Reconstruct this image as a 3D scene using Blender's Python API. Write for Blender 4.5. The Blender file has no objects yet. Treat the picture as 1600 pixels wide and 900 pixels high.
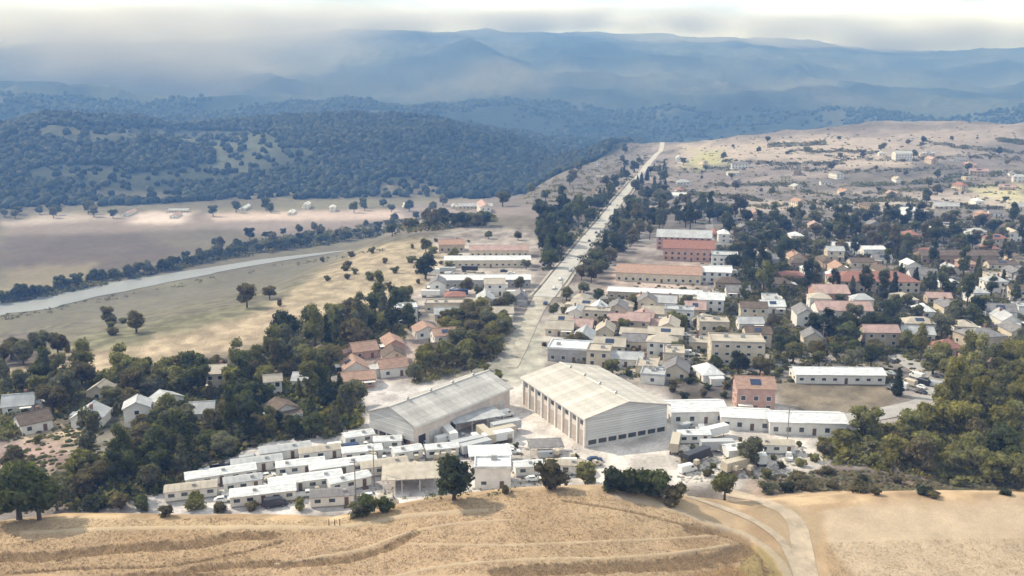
import bpy, math, random
import numpy as np
from mathutils import Vector, Matrix

random.seed(7)
S = bpy.context.scene
COL = S.collection
rad = math.radians

# ------------------------------------------------------------------ camera, world, sun, exposure
CAMZ = 100.0
PITCH = rad(12.2)
FPX = 1600 / (2 * math.tan(rad(30)))
cam = bpy.data.cameras.new('camera')
cam.sensor_width = 36
cam.angle = rad(60)
cam.clip_start = 1.0
cam.clip_end = 20000
camo = bpy.data.objects.new('camera', cam)
COL.objects.link(camo)
camo.location = (0, 0, CAMZ)
camo.rotation_euler = (math.pi / 2 - PITCH, 0, 0)
S.camera = camo

SUN_AZ, SUN_EL = rad(-63), rad(41)          # azimuth clockwise from +Y
sdir = Vector((math.sin(SUN_AZ) * math.cos(SUN_EL), math.cos(SUN_AZ) * math.cos(SUN_EL), math.sin(SUN_EL)))
sl = bpy.data.lights.new('sun', 'SUN')
sl.energy = 5.0
sl.angle = rad(0.6)
sl.color = (1.0, 0.95, 0.90)
so = bpy.data.objects.new('sun', sl)
COL.objects.link(so)
so.rotation_euler = sdir.to_track_quat('Z', 'Y').to_euler()

W = bpy.data.worlds.new('World')
S.world = W
W.use_nodes = True
nt = W.node_tree
nt.nodes.clear()
def N(nt, t, **kw):
    n = nt.nodes.new(t)
    for k, v in kw.items():
        if k.startswith('i_'):
            n.inputs[k[2:].replace('_', ' ')].default_value = v
        else:
            setattr(n, k, v)
    return n
def L(nt, a, b):
    nt.links.new(a, b)
sky = N(nt, 'ShaderNodeTexSky')
sky.sky_type = 'NISHITA'
sky.sun_disc = False
sky.sun_elevation = SUN_EL
sky.sun_rotation = SUN_AZ
bg1 = N(nt, 'ShaderNodeBackground'); bg1.inputs['Strength'].default_value = 0.1
L(nt, sky.outputs[0], bg1.inputs['Color'])
tc = N(nt, 'ShaderNodeTexCoord')
sep = N(nt, 'ShaderNodeSeparateXYZ'); L(nt, tc.outputs['Generated'], sep.inputs[0])
# clouds as a layer at a height: project the direction on a plane
zz = N(nt, 'ShaderNodeMath', operation='ADD'); L(nt, sep.outputs[2], zz.inputs[0]); zz.inputs[1].default_value = 0.10
zm = N(nt, 'ShaderNodeMath', operation='MAXIMUM'); L(nt, zz.outputs[0], zm.inputs[0]); zm.inputs[1].default_value = 0.05
dx = N(nt, 'ShaderNodeMath', operation='DIVIDE'); L(nt, sep.outputs[0], dx.inputs[0]); L(nt, zm.outputs[0], dx.inputs[1])
dy = N(nt, 'ShaderNodeMath', operation='DIVIDE'); L(nt, sep.outputs[1], dy.inputs[0]); L(nt, zm.outputs[0], dy.inputs[1])
cb = N(nt, 'ShaderNodeCombineXYZ'); L(nt, dx.outputs[0], cb.inputs[0]); L(nt, dy.outputs[0], cb.inputs[1])
cn = N(nt, 'ShaderNodeTexNoise'); cn.inputs['Scale'].default_value = 0.9; cn.inputs['Detail'].default_value = 7
cn.inputs['Roughness'].default_value = 0.55
L(nt, cb.outputs[0], cn.inputs['Vector'])
cr = N(nt, 'ShaderNodeValToRGB')
cr.color_ramp.elements[0].position = 0.40; cr.color_ramp.elements[0].color = (0.65, 0.65, 0.65, 1)
cr.color_ramp.elements[1].position = 0.52; cr.color_ramp.elements[1].color = (1, 1, 1, 1)
L(nt, cn.outputs['Fac'], cr.inputs[0])
cn2 = N(nt, 'ShaderNodeTexNoise'); cn2.inputs['Scale'].default_value = 1.5; cn2.inputs['Detail'].default_value = 5
L(nt, cb.outputs[0], cn2.inputs['Vector'])
cr2 = N(nt, 'ShaderNodeValToRGB')
cr2.color_ramp.elements[0].position = 0.38; cr2.color_ramp.elements[0].color = (0.66, 0.72, 0.80, 1)
cr2.color_ramp.elements[1].position = 0.60; cr2.color_ramp.elements[1].color = (0.84, 0.92, 1.0, 1)
L(nt, cn2.outputs['Fac'], cr2.inputs[0])
bg2 = N(nt, 'ShaderNodeBackground'); bg2.inputs["Strength"].default_value = 1.32
# clouds seen low over the land are the brightest
lo = N(nt, 'ShaderNodeMapRange'); lo.interpolation_type = 'SMOOTHSTEP'
lo.inputs['From Min'].default_value = 0.02; lo.inputs['From Max'].default_value = 0.30
lo.inputs['To Min'].default_value = 0.0; lo.inputs['To Max'].default_value = 1.0
L(nt, sep.outputs[2], lo.inputs['Value'])
lc = N(nt, 'ShaderNodeMix'); lc.data_type = 'RGBA'
L(nt, lo.outputs[0], lc.inputs[0]); lc.inputs[6].default_value = (1.30, 1.45, 2.15, 1); lc.inputs[7].default_value = (1, 1, 1, 1)
lm = N(nt, 'ShaderNodeMix'); lm.data_type = 'RGBA'; lm.blend_type = 'MULTIPLY'; lm.inputs[0].default_value = 1.0
L(nt, cr2.outputs[0], lm.inputs[6]); L(nt, lc.outputs[2], lm.inputs[7])
L(nt, lm.outputs[2], bg2.inputs['Color'])
mx = N(nt, 'ShaderNodeMixShader')
L(nt, cr.outputs[0], mx.inputs[0]); L(nt, bg1.outputs[0], mx.inputs[1]); L(nt, bg2.outputs[0], mx.inputs[2])
wo = N(nt, 'ShaderNodeOutputWorld'); L(nt, mx.outputs[0], wo.inputs['Surface'])

S.view_settings.view_transform = 'Standard'
S.view_settings.look = 'None'
S.view_settings.gamma = 1
S.view_settings.exposure = -0.05
S.render.film_transparent = False
try:
    S.cycles.max_bounces = 5
    S.cycles.diffuse_bounces = 2
    S.cycles.glossy_bounces = 2
    S.cycles.transmission_bounces = 2
    S.cycles.volume_bounces = 0
    S.cycles.volume_step_rate = 1.0
    S.cycles.volume_max_steps = 128
    S.cycles.use_denoising = True
except Exception:
    pass

HAZE_DENSITY = 0.00028
HAZE_COLOR = (0.19, 0.405, 1.0)
HAZE_TOP = 610.0

# ------------------------------------------------------------------ noise and terrain height
def _hash(ix, iy, seed):
    n = (ix.astype(np.int64) * 374761393 + iy.astype(np.int64) * 668265263 + seed * 144665) & 0xFFFFFFFF
    n = ((n ^ (n >> 13)) * 1274126177) & 0xFFFFFFFF
    n = n ^ (n >> 16)
    return (n & 0xFFFF) / 65535.0
def vnoise(x, y, seed=0):
    ix = np.floor(x); iy = np.floor(y)
    fx = x - ix; fy = y - iy
    fx = fx * fx * (3 - 2 * fx); fy = fy * fy * (3 - 2 * fy)
    a = _hash(ix, iy, seed); b = _hash(ix + 1, iy, seed)
    c = _hash(ix, iy + 1, seed); d = _hash(ix + 1, iy + 1, seed)
    return (a * (1 - fx) + b * fx) * (1 - fy) + (c * (1 - fx) + d * fx) * fy
def fbm(x, y, sc, octv=4, seed=0, gain=0.5):
    s = 0; a = 1; t = 0
    x = x / sc; y = y / sc
    for k in range(octv):
        s = s + a * vnoise(x, y, seed + k * 17); t += a
        a *= gain; x = x * 2.03 + 11.3; y = y * 2.03 - 7.7
    return s / t
def ridged(x, y, sc, octv=4, seed=0):
    s = 0; a = 1; t = 0
    x = x / sc; y = y / sc
    for k in range(octv):
        s = s + a * (1 - np.abs(2 * vnoise(x, y, seed + k * 31) - 1)); t += a
        a *= 0.5; x = x * 2.1 + 5.3; y = y * 2.1 + 3.1
    return s / t
def sstep(e0, e1, v):
    t = np.clip((v - e0) / (e1 - e0), 0, 1)
    return t * t * (3 - 2 * t)

CP, SP = math.cos(PITCH), math.sin(PITCH)
def pray(px, py):
    u = (px - 800) / FPX; v = (450 - py) / FPX
    return np.array([u, CP + v * SP, -SP + v * CP])
def flat(px, py, z):
    d = pray(px, py)
    t = (z - CAMZ) / d[2]
    return d[0] * t, d[1] * t
def project(x, y, z):
    dz = z - CAMZ
    dep = y * CP - dz * SP
    up = y * SP + dz * CP
    dep = np.where(dep > 1, dep, 1)
    return 800 + FPX * x / dep, 450 - FPX * up / dep

def azr(px, py, z):
    x, y = flat(px, py, z)
    return math.atan2(x, y), math.hypot(x, y)
crest = [(-300, 830, 18), (0, 822, 18), (100, 808, 18), (300, 812, 18), (520, 816, 18), (600, 800, 18), (700, 782, 18), (820, 770, 18),
         (960, 768, 17), (1060, 786, 15), (1150, 800, 12), (1250, 792, 10), (1600, 782, 10), (1900, 780, 10)]
_c = [(*azr(a, b, c), c) for a, b, c in crest]
C_AZ = np.array([c[0] for c in _c]); C_R = np.array([c[1] for c in _c]); C_Z = np.array([c[2] for c in _c])
edge = [(-400, 690, 0), (0, 600, 0), (200, 548, 0), (430, 492, 0), (560, 430, 0), (650, 382, 0), (820, 330, 0), (930, 265, 0), (1000, 226, 4),
        (1080, 219, 12), (1200, 214, 24), (1350, 206, 34), (1500, 200, 42), (1700, 200, 42), (2000, 205, 42)]
_e = [(*azr(a, b, c), c) for a, b, c in edge]
E_AZ = np.array([c[0] for c in _e]); E_R = np.array([c[1] for c in _e]); E_Z = np.array([c[2] for c in _e])
VZ = -60.0
top = [(-200, 80), (0, 70), (200, 66), (400, 58), (550, 50), (690, 48), (760, 48), (830, 52), (1000, 58), (1200, 66), (1400, 78), (1600, 84), (1900, 90)]
T_AZ = []; T_Z = []
for a, b in top:
    d = pray(a, b); h = math.hypot(d[0], d[1])
    T_AZ.append(math.atan2(d[0], d[1])); T_Z.append(CAMZ + 6200 * d[2] / h)
T_AZ = np.array(T_AZ); T_Z = np.array(T_Z)
ftop = [(-300, 200), (0, 205), (120, 196), (300, 212), (400, 205), (520, 192), (680, 196), (760, 215), (850, 240), (1000, 260), (1700, 262)]
F_AZ = []; F_Z = []
for a, b in ftop:
    d = pray(a, b); h = math.hypot(d[0], d[1])
    F_AZ.append(math.atan2(d[0], d[1])); F_Z.append(CAMZ + 2150 * d[2] / h)
F_AZ = np.array(F_AZ); F_Z = np.array(F_Z)

TRACKS = []      # foreground mowing tracks: (world polyline, width, height change, colour)

def H(x, y, detail=True):
    x = np.asarray(x, float); y = np.asarray(y, float)
    r = np.hypot(x, y); az = np.arctan2(x, y)
    rc = np.interp(az, C_AZ, C_R); zc = np.interp(az, C_AZ, C_Z)
    re = np.interp(az, E_AZ, E_R); ze = np.interp(az, E_AZ, E_Z)
    # town bench and valley
    rise = ze * sstep(0.45, 1.0, r / re)
    far = E_AZ[8]
    Lw = re + (420.0 - re) * sstep(-0.035, 0.05, az - far)
    w = sstep(0, 1, (r - re) / Lw)
    nb = (fbm(x, y, 70, 3, 3) - 0.5)
    nr = (fbm(x, y, 260, 4, 5) - 0.5) * sstep(600, 1300, r) * sstep(0.05, 0.25, az)
    z = (rise + nb * 1.6 * sstep(230, 500, r) + nr * 26) * (1 - w) + VZ * w + (fbm(x, y, 220, 3, 9) - 0.5) * 5 * w
    if not detail and r.max() < 1300:      # only the town and the valley are asked for
        hw = 1 - sstep(0, 34, r - rc)
        hz = zc + (fbm(x, y, 46, 3, 13) - 0.5) * 1.6 - 0.00035 * np.maximum(0, rc - r) ** 2
        return z * (1 - hw) + hz * hw
    # foothills
    fz = np.interp(az, F_AZ, F_Z)
    g = fbm(x, y, 420, 4, 21) - 0.5
    rb = 1380 + 170 * (fbm(x, y, 300, 2, 40) - 0.5)
    up = sstep(0, 1, (r - rb) / (2150 - rb)) ** 0.8
    dn = 1 - sstep(2200, 2900, r)
    spur = ridged(x, y, 380, 4, 60)
    hf = (fz - VZ) * up * (0.72 + 0.28 * dn)
    z = z + np.where(r > rb, hf + up * (spur - 0.62) * 75 + up * g * 26, 0)
    # mountains
    tz = np.interp(az, T_AZ, T_Z)
    m = sstep(2700, 6200, r)
    md = 1 - sstep(6250, 7800, r)
    mr = ridged(x + 0.3 * y, y * 0.8, 1700, 5, 80)
    base = (tz - np.interp(az, F_AZ, F_Z)) * m * (0.25 + 0.75 * md)
    amp = m * (1 - m) * 4
    z = z + np.where(r > 2250, base + amp * (mr - 0.55) * 330 + m * (fbm(x, y, 300, 4, 90) - 0.5) * 26, 0)
    # near hill
    hw = 1 - sstep(0, 34, r - rc)
    hz = zc + (fbm(x, y, 46, 3, 13) - 0.5) * 1.6 - 0.00035 * np.maximum(0, rc - r) ** 2
    z = z * (1 - hw) + hz * hw
    return z

def Hs(x, y):
    if BVH is not None:
        p = BVH.ray_cast(Vector((x, y, 500)), Vector((0, 0, -1)))[0]
        if p is not None: return p.z
    return float(H(np.array([x]), np.array([y]), False)[0])
BVH = None
def hit(px, py):
    if BVH is not None:
        d = pray(px, py)
        p = BVH.ray_cast(Vector((0, 0, CAMZ)), Vector(d))[0]
        if p is not None: return p.x, p.y, p.z
    return hit_slow(px, py)
def hit_slow(px, py):
    """where the line of sight through a photograph pixel meets the land"""
    d = pray(px, py)
    hn = math.hypot(d[0], d[1])
    dn = -d[2] if d[2] < -1e-4 else 1e-4
    t0, t1 = (CAMZ - 64) / dn, min((CAMZ - VZ + 12) / dn, 4500 / hn)
    t0 = min(t0, t1 * .9)
    for n in (40, 24, 12):
        t = np.linspace(t0, t1, n)
        h = H(d[0] * t, d[1] * t, False); Z = CAMZ + d[2] * t
        below = np.nonzero(Z <= h)[0]
        if len(below) == 0: i = n - 1
        else: i = max(1, below[0])
        t0, t1 = t[i - 1], t[i]
    x, y = d[0] * t1, d[1] * t1
    return float(x), float(y), float(h[i])

# ------------------------------------------------------------------ materials
MATS = {}
def mat(name, col, rough=0.8, var=0.15, scale=0.6, bump=0.0, bscale=4.0, metal=0.0, rnd=0.0, spec=0.3, stretch=None, trans=0.0, stain=0.0):
    if name in MATS:
        return MATS[name]
    m = bpy.data.materials.new(name)
    m.use_nodes = True
    t = m.node_tree
    b = t.nodes['Principled BSDF']
    b.inputs['Roughness'].default_value = rough
    b.inputs['Metallic'].default_value = metal
    b.inputs['Specular IOR Level'].default_value = spec
    tcn = N(t, 'ShaderNodeTexCoord')
    mp = N(t, 'ShaderNodeMapping'); L(t, tcn.outputs['Object'], mp.inputs[0])
    if stretch:
        mp.inputs['Scale'].default_value = stretch
    n1 = N(t, 'ShaderNodeTexNoise'); n1.inputs['Scale'].default_value = scale; n1.inputs['Detail'].default_value = 6
    n1.inputs['Roughness'].default_value = 0.65
    L(t, mp.outputs[0], n1.inputs['Vector'])
    mr = N(t, 'ShaderNodeMapRange'); mr.inputs['From Min'].default_value = 0.3; mr.inputs['From Max'].default_value = 0.7
    mr.inputs['To Min'].default_value = 1 - var * 1.6; mr.inputs['To Max'].default_value = 1 + var
    L(t, n1.outputs['Fac'], mr.inputs['Value'])
    last = mr.outputs[0]
    if rnd:
        oi = N(t, 'ShaderNodeObjectInfo')
        m2 = N(t, 'ShaderNodeMapRange'); m2.inputs['To Min'].default_value = 1 - rnd; m2.inputs['To Max'].default_value = 1 + rnd
        L(t, oi.outputs['Random'], m2.inputs['Value'])
        mu = N(t, 'ShaderNodeMath', operation='MULTIPLY'); L(t, last, mu.inputs[0]); L(t, m2.outputs[0], mu.inputs[1])
        last = mu.outputs[0]
    vm = N(t, 'ShaderNodeVectorMath', operation='SCALE')
    vm.inputs[0].default_value = col[:3]
    L(t, last, vm.inputs['Scale'])
    L(t, vm.outputs[0], b.inputs['Base Color'])
    if trans:
        b.inputs['Transmission Weight'].default_value = trans
    if bump:
        n2 = N(t, 'ShaderNodeTexNoise'); n2.inputs['Scale'].default_value = bscale; n2.inputs['Detail'].default_value = 4
        L(t, mp.outputs[0], n2.inputs['Vector'])
        bp = N(t, 'ShaderNodeBump'); bp.inputs['Strength'].default_value = bump; bp.inputs['Distance'].default_value = 0.3
        L(t, n2.outputs['Fac'], bp.inputs['Height']); L(t, bp.outputs[0], b.inputs['Normal'])
    MATS[name] = m
    return m

def ground_mat(name, fine, big, bumpd, amp=0.25, streak=None):
    m = bpy.data.materials.new(name)
    m.use_nodes = True
    t = m.node_tree
    b = t.nodes['Principled BSDF']
    b.inputs['Roughness'].default_value = 0.95
    b.inputs['Specular IOR Level'].default_value = 0.1
    at = N(t, 'ShaderNodeAttribute'); at.attribute_name = 'Col'
    tcn = N(t, 'ShaderNodeTexCoord')
    vals = []
    for sc, a, seed in ((fine, amp, 0), (big, amp * 0.8, 5)):
        mp = N(t, 'ShaderNodeMapping'); L(t, tcn.outputs['Object'], mp.inputs[0]); mp.inputs['Location'].default_value = (seed, seed, 0)
        if streak and seed == 0:
            mp.inputs['Rotation'].default_value = (0, 0, streak[0]); mp.inputs['Scale'].default_value = (1, streak[1], 1)
        n1 = N(t, 'ShaderNodeTexNoise'); n1.inputs['Scale'].default_value = sc; n1.inputs['Detail'].default_value = 8
        n1.inputs['Roughness'].default_value = 0.7
        L(t, mp.outputs[0], n1.inputs['Vector'])
        mr = N(t, 'ShaderNodeMapRange'); mr.inputs['From Min'].default_value = 0.3; mr.inputs['From Max'].default_value = 0.7
        mr.inputs['To Min'].default_value = 1 - a; mr.inputs['To Max'].default_value = 1 + a
        L(t, n1.outputs['Fac'], mr.inputs['Value'])
        vals.append((n1, mr))
    mu = N(t, 'ShaderNodeMath', operation='MULTIPLY'); L(t, vals[0][1].outputs[0], mu.inputs[0]); L(t, vals[1][1].outputs[0], mu.inputs[1])
    vm = N(t, 'ShaderNodeVectorMath', operation='SCALE'); L(t, at.outputs['Color'], vm.inputs[0]); L(t, mu.outputs[0], vm.inputs['Scale'])
    L(t, vm.outputs[0], b.inputs['Base Color'])
    bp = N(t, 'ShaderNodeBump'); bp.inputs['Strength'].default_value = 0.7; bp.inputs['Distance'].default_value = bumpd
    L(t, vals[0][0].outputs['Fac'], bp.inputs['Height']); L(t, bp.outputs[0], b.inputs['Normal'])
    return m

# ------------------------------------------------------------------ mesh helpers
class MB:
    def __init__(s):
        s.v = []; s.f = []; s.m = []
    def add(s, vs, fs, mi=0):
        o = len(s.v); s.v += [tuple(p) for p in vs]
        s.f += [tuple(i + o for i in f) for f in fs]; s.m += [mi] * len(fs)
    def box(s, cx, cy, z0, sx, sy, sz, rz=0, mi=0, taper=1.0, tx=None):
        c, n = math.cos(rz), math.sin(rz)
        vs = []
        for k, z in ((1.0, z0), (taper, z0 + sz)):
            for ax, ay in ((-1, -1), (1, -1), (1, 1), (-1, 1)):
                kx = k if tx is None or k == 1.0 else tx
                x, y = ax * sx / 2 * kx, ay * sy / 2 * k
                vs.append((cx + x * c - y * n, cy + x * n + y * c, z))
        s.add(vs, [(3, 2, 1, 0), (4, 5, 6, 7), (0, 1, 5, 4), (1, 2, 6, 5), (2, 3, 7, 6), (3, 0, 4, 7)], mi)
    def tube(s, p0, p1, r0, r1, n=6, mi=0):
        p0 = Vector(p0); p1 = Vector(p1)
        q = (p1 - p0).to_track_quat('Z', 'Y')
        vs = []
        for p, r in ((p0, r0), (p1, r1)):
            for k in range(n):
                a = 2 * math.pi * k / n
                vs.append(p + q @ Vector((r * math.cos(a), r * math.sin(a), 0)))
        fs = [(k, (k + 1) % n, n + (k + 1) % n, n + k) for k in range(n)]
        fs += [tuple(range(n - 1, -1, -1)), tuple(range(n, 2 * n))]
        s.add(vs, fs, mi)
    def slab(s, quad, th, mi=0):
        a, b, c, d = [Vector(p) for p in quad]
        n = (b - a).cross(d - a).normalized() * th
        vs = [a, b, c, d, a - n, b - n, c - n, d - n]
        s.add(vs, [(0, 1, 2, 3), (7, 6, 5, 4), (0, 4, 5, 1), (1, 5, 6, 2), (2, 6, 7, 3), (3, 7, 4, 0)], mi)
    def mesh(s, name, mats=(), smooth=False):
        me = bpy.data.meshes.new(name)
        me.from_pydata(s.v, [], s.f)
        for m in mats:
            me.materials.append(m)
        if len(mats) > 1:
            me.polygons.foreach_set('material_index', s.m)
        if smooth:
            me.polygons.foreach_set('use_smooth', [True] * len(s.f))
        me.update()
        return me
    def obj(s, name, mats, parent=None, smooth=False):
        if not isinstance(mats, (list, tuple)):
            mats = [mats]
        o = bpy.data.objects.new(name, s.mesh(name, mats, smooth))
        COL.objects.link(o)
        if parent:
            o.parent = parent
        return o
def obj_of(name, me, parent=None, loc=None, rz=0, scale=None):
    o = bpy.data.objects.new(name, me)
    COL.objects.link(o)
    if parent: o.parent = parent
    if loc: o.location = loc
    o.rotation_euler = (0, 0, rz)
    if scale: o.scale = scale
    return o
THINGS = []       # things whose label is finished later
def empty(name, loc, rz=0, cat='thing', group=None, label=None, look=None, scale=1.0, named=None):
    o = bpy.data.objects.new(name, None)
    COL.objects.link(o)
    o.location = loc; o.rotation_euler = (0, 0, rz); o.scale = (scale,) * 3
    o.empty_display_size = 0.5
    o['category'] = cat
    if group: o['group'] = group
    if label: o['label'] = label
    THINGS.append(dict(o=o, label=label, look=look, named=named, loc=Vector(loc)))
    return o
def structure(o, kind='structure'):
    o['kind'] = kind
    return o

# ------------------------------------------------------------------ colour map of the land (albedo where it stands)
def wpoly(pts):
    return [hit(*p) for p in pts]
def polydist(X, Y, pts):
    best = np.full(X.shape, 1e9)
    for (ax, ay, *_), (bx, by, *_) in zip(pts[:-1], pts[1:]):
        vx, vy = bx - ax, by - ay
        t = np.clip(((X - ax) * vx + (Y - ay) * vy) / (vx * vx + vy * vy + 1e-9), 0, 1)
        best = np.minimum(best, np.hypot(X - ax - t * vx, Y - ay - t * vy))
    return best
def smooth_line(pts, n=8):
    out = []
    P = [pts[0]] + list(pts) + [pts[-1]]
    for i in range(1, len(P) - 2):
        p0, p1, p2, p3 = [np.array(q, float) for q in P[i - 1:i + 3]]
        for k in range(n):
            t = k / n
            out.append(tuple(0.5 * ((2 * p1) + (-p0 + p2) * t + (2 * p0 - 5 * p1 + 4 * p2 - p3) * t * t + (-p0 + 3 * p1 - 3 * p2 + p3) * t ** 3)))
    out.append(tuple(pts[-1]))
    return out
def inpoly(PX, PY, poly):
    ins = np.zeros(PX.shape, bool)
    n = len(poly)
    for i in range(n):
        x1, y1 = poly[i]; x2, y2 = poly[(i + 1) % n]
        c = ((y1 > PY) != (y2 > PY)) & (PX < (x2 - x1) * (PY - y1) / (y2 - y1 + 1e-12) + x1)
        ins ^= c
    return ins

track_px = [
    ([(-40, 872), (80, 868), (200, 856), (300, 850), (370, 838), (420, 838)], 1.9, -0.4, 'd'),
    ([(300, 890), (380, 882), (460, 880), (540, 874), (600, 858), (650, 832)], 1.3, -0.3, 'd'),
    ([(-20, 900), (120, 888), (260, 884), (380, 862), (440, 846)], 0.5, -0.2, 'd'),
    ([(780, 894), (900, 888), (1010, 884), (1100, 876), (1158, 862), (1165, 846), (1130, 832), (1080, 826)], 1.9, -0.5, 'd'),
    ([(600, 905), (700, 884), (840, 874), (960, 872), (1060, 864), (1140, 852)], 0.4, 0.25, 'l'),
    ([(640, 850), (780, 852), (900, 848), (1040, 842), (1110, 838)], 0.35, 0.2, 'l'),
    ([(430, 880), (560, 860), (620, 838), (700, 820), (800, 812)], 0.4, 0.2, 'l'),
    ([(40, 832), (200, 826), (400, 824), (520, 824), (640, 806), (760, 797)], 0.9, 0.2, 'l'),
    ([(960, 776), (1040, 792), (1110, 818), (1170, 838), (1215, 872), (1232, 905)], 1.3, 0.15, 'g'),
    ([(880, 782), (980, 798), (1060, 818), (1130, 836), (1180, 860), (1200, 905)], 0.5, -0.2, 'd'),
    ([(60, 912), (240, 897), (420, 905)], 0.7, -0.3, 'd'),
]
road_dirt_px = [(1255, 905), (1252, 870), (1248, 840), (1242, 815), (1225, 795), (1180, 778), (1130, 768)]
def band_noise(X, Y, s, seed, lo, hi):
    return sstep(lo, hi, fbm(X, Y, s, 4, seed))

def build_terrain():
    front = np.radians(np.arange(-38, 38.01, 0.1))
    rest = np.radians(np.arange(41, 320, 3.0))
    AZ = np.concatenate([front, rest])
    R = np.concatenate([[2, 20, 40, 55, 68, 78, 84], np.arange(88, 200, 0.42), 200 * 1.0092 ** np.arange(0, 402)])
    R = np.append(R, 9500)
    AZg, Rg = np.meshgrid(AZ, R, indexing='ij')
    X = Rg * np.sin(AZg); Y = Rg * np.cos(AZg)
    # wrap azimuth for lookups
    Z = np.empty_like(X)
    for i in range(0, X.shape[0], 100):
        Z[i:i + 100] = H(X[i:i + 100], Y[i:i + 100])
    Raz = np.arctan2(X, Y)
    rc = np.interp(Raz, C_AZ, C_R); re = np.interp(Raz, E_AZ, E_R)
    hillmask = (Rg < rc + 30) & (np.abs(Raz) < 0.68)
    PX, PY = project(X, Y, Z)
    wx = (fbm(X, Y, 14, 3, 200) - 0.5); wy = (fbm(X, Y, 14, 3, 210) - 0.5)
    infront = Y > 5
    PXw = PX + wx * 60; PYw = PY + wy * 22
    C = np.zeros(X.shape + (3,)); 
    def put(mask, col, k=1.0):
        m = np.clip(mask.astype(float) * k, 0, 1)[..., None]
        C[...] = C * (1 - m) + np.array(col) * m
    C[...] = (0.20, 0.165, 0.125)
    # --- town bench
    n1 = fbm(X, Y, 30, 4, 300); n2 = fbm(X, Y, 90, 4, 310)
    town = (Rg > rc) & (Rg < re * 1.05)
    put(town, (0.23, 0.20, 0.165))
    put(town * sstep(0.45, 0.62, n1), (0.36, 0.32, 0.27), 0.8)
    put(town * sstep(0.45, 0.6, n2), (0.15, 0.135, 0.09), 0.75)
    put(town * sstep(0.52, 0.6, fbm(X, Y, 16, 3, 360)), (0.14, 0.115, 0.085), 0.6)
    far_r = town & (Rg > 720) & (Raz > 0.02)
    put(far_r, (0.20, 0.17, 0.145), 0.9)
    put(far_r * sstep(0.45, 0.6, fbm(X, Y * 2.5, 130, 4, 330)), (0.32, 0.27, 0.225), 0.9)
    put(far_r * sstep(0.50, 0.58, fbm(X, Y * 3.0, 120, 4, 340)), (0.13, 0.12, 0.095), 0.85)
    for poly, col in [
        ([(1060, 225), (1300, 214), (1420, 222), (1420, 262), (1330, 262), (1200, 248), (1060, 262)], (0.40, 0.335, 0.265)),
        ([(1380, 205), (1600, 198), (1600, 222), (1520, 226), (1400, 250)], (0.32, 0.27, 0.22)),
        ([(1085, 235), (1128, 236), (1130, 262), (1080, 262)], (0.38, 0.36, 0.17)),
        ([(1520, 295), (1600, 288), (1600, 330), (1540, 325)], (0.5, 0.45, 0.26)),
        ([(1150, 316), (1330, 318), (1500, 300), (1600, 318), (1600, 326), (1330, 330), (1150, 326)], (0.42, 0.36, 0.29)),
        ([(1210, 600), (1385, 598), (1380, 640), (1215, 642)], (0.19, 0.155, 0.10)),
        ([(1060, 600), (1200, 598), (1200, 622), (1060, 622)], (0.10, 0.085, 0.065)),
        ([(800, 215), (1020, 215), (1000, 250), (930, 320), (840, 340), (800, 330)], (0.205, 0.17, 0.15)),
        ([(1040, 330), (1600, 330), (1600, 560), (1390, 560), (1120, 540), (1140, 410)], (0.17, 0.15, 0.125)),
        ([(560, 600), (800, 590), (820, 800), (200, 810), (230, 750), (420, 690), (560, 660)], (0.60, 0.55, 0.48)),
        ([(800, 600), (1240, 640), (1330, 690), (1260, 745), (1080, 760), (1000, 775), (760, 775)], (0.60, 0.54, 0.45)),
        ([(800, 500), (850, 500), (870, 600), (740, 610), (700, 590), (780, 560)], (0.36, 0.34, 0.26)),
        ([(860, 470), (1100, 470), (1120, 560), (1010, 590), (930, 570), (850, 560)], (0.42, 0.38, 0.31)),
        ([(480, 570), (560, 545), (690, 520), (720, 540), (640, 590), (540, 600)], (0.38, 0.30, 0.24)),
        ([(960, 420), (1140, 400), (1150, 450), (940, 460)], (0.42, 0.33, 0.26)),
        ([(640, 380), (830, 370), (830, 470), (660, 500)], (0.40, 0.35, 0.28)),
        ([(60, 640), (130, 640), (120, 700), (60, 760), (20, 750), (30, 690)], (0.47, 0.37, 0.22)),
        ([(0, 690), (110, 690), (110, 740), (0, 745)], (0.30, 0.21, 0.17)),
        ([(1160, 745), (1300, 735), (1600, 750), (1600, 785), (1250, 800), (1180, 780)], (0.20, 0.15, 0.11)),
        ([(1150, 750), (1300, 765), (1400, 780), (1250, 800), (1180, 785)], (0.38, 0.29, 0.21)),
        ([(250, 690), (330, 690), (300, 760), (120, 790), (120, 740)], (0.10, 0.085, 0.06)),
    ]:
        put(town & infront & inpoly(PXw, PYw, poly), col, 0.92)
    # --- golden slope, valley
    val = (Rg >= re) & (Rg < 1500) & (Raz < E_AZ[8])
    put(val, (0.145, 0.13, 0.09))
    put(val * sstep(0.42, 0.6, fbm(X, Y * 2.2, 120, 3, 350)), (0.20, 0.185, 0.115), 0.8)
    both = (val | town) & infront
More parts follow.
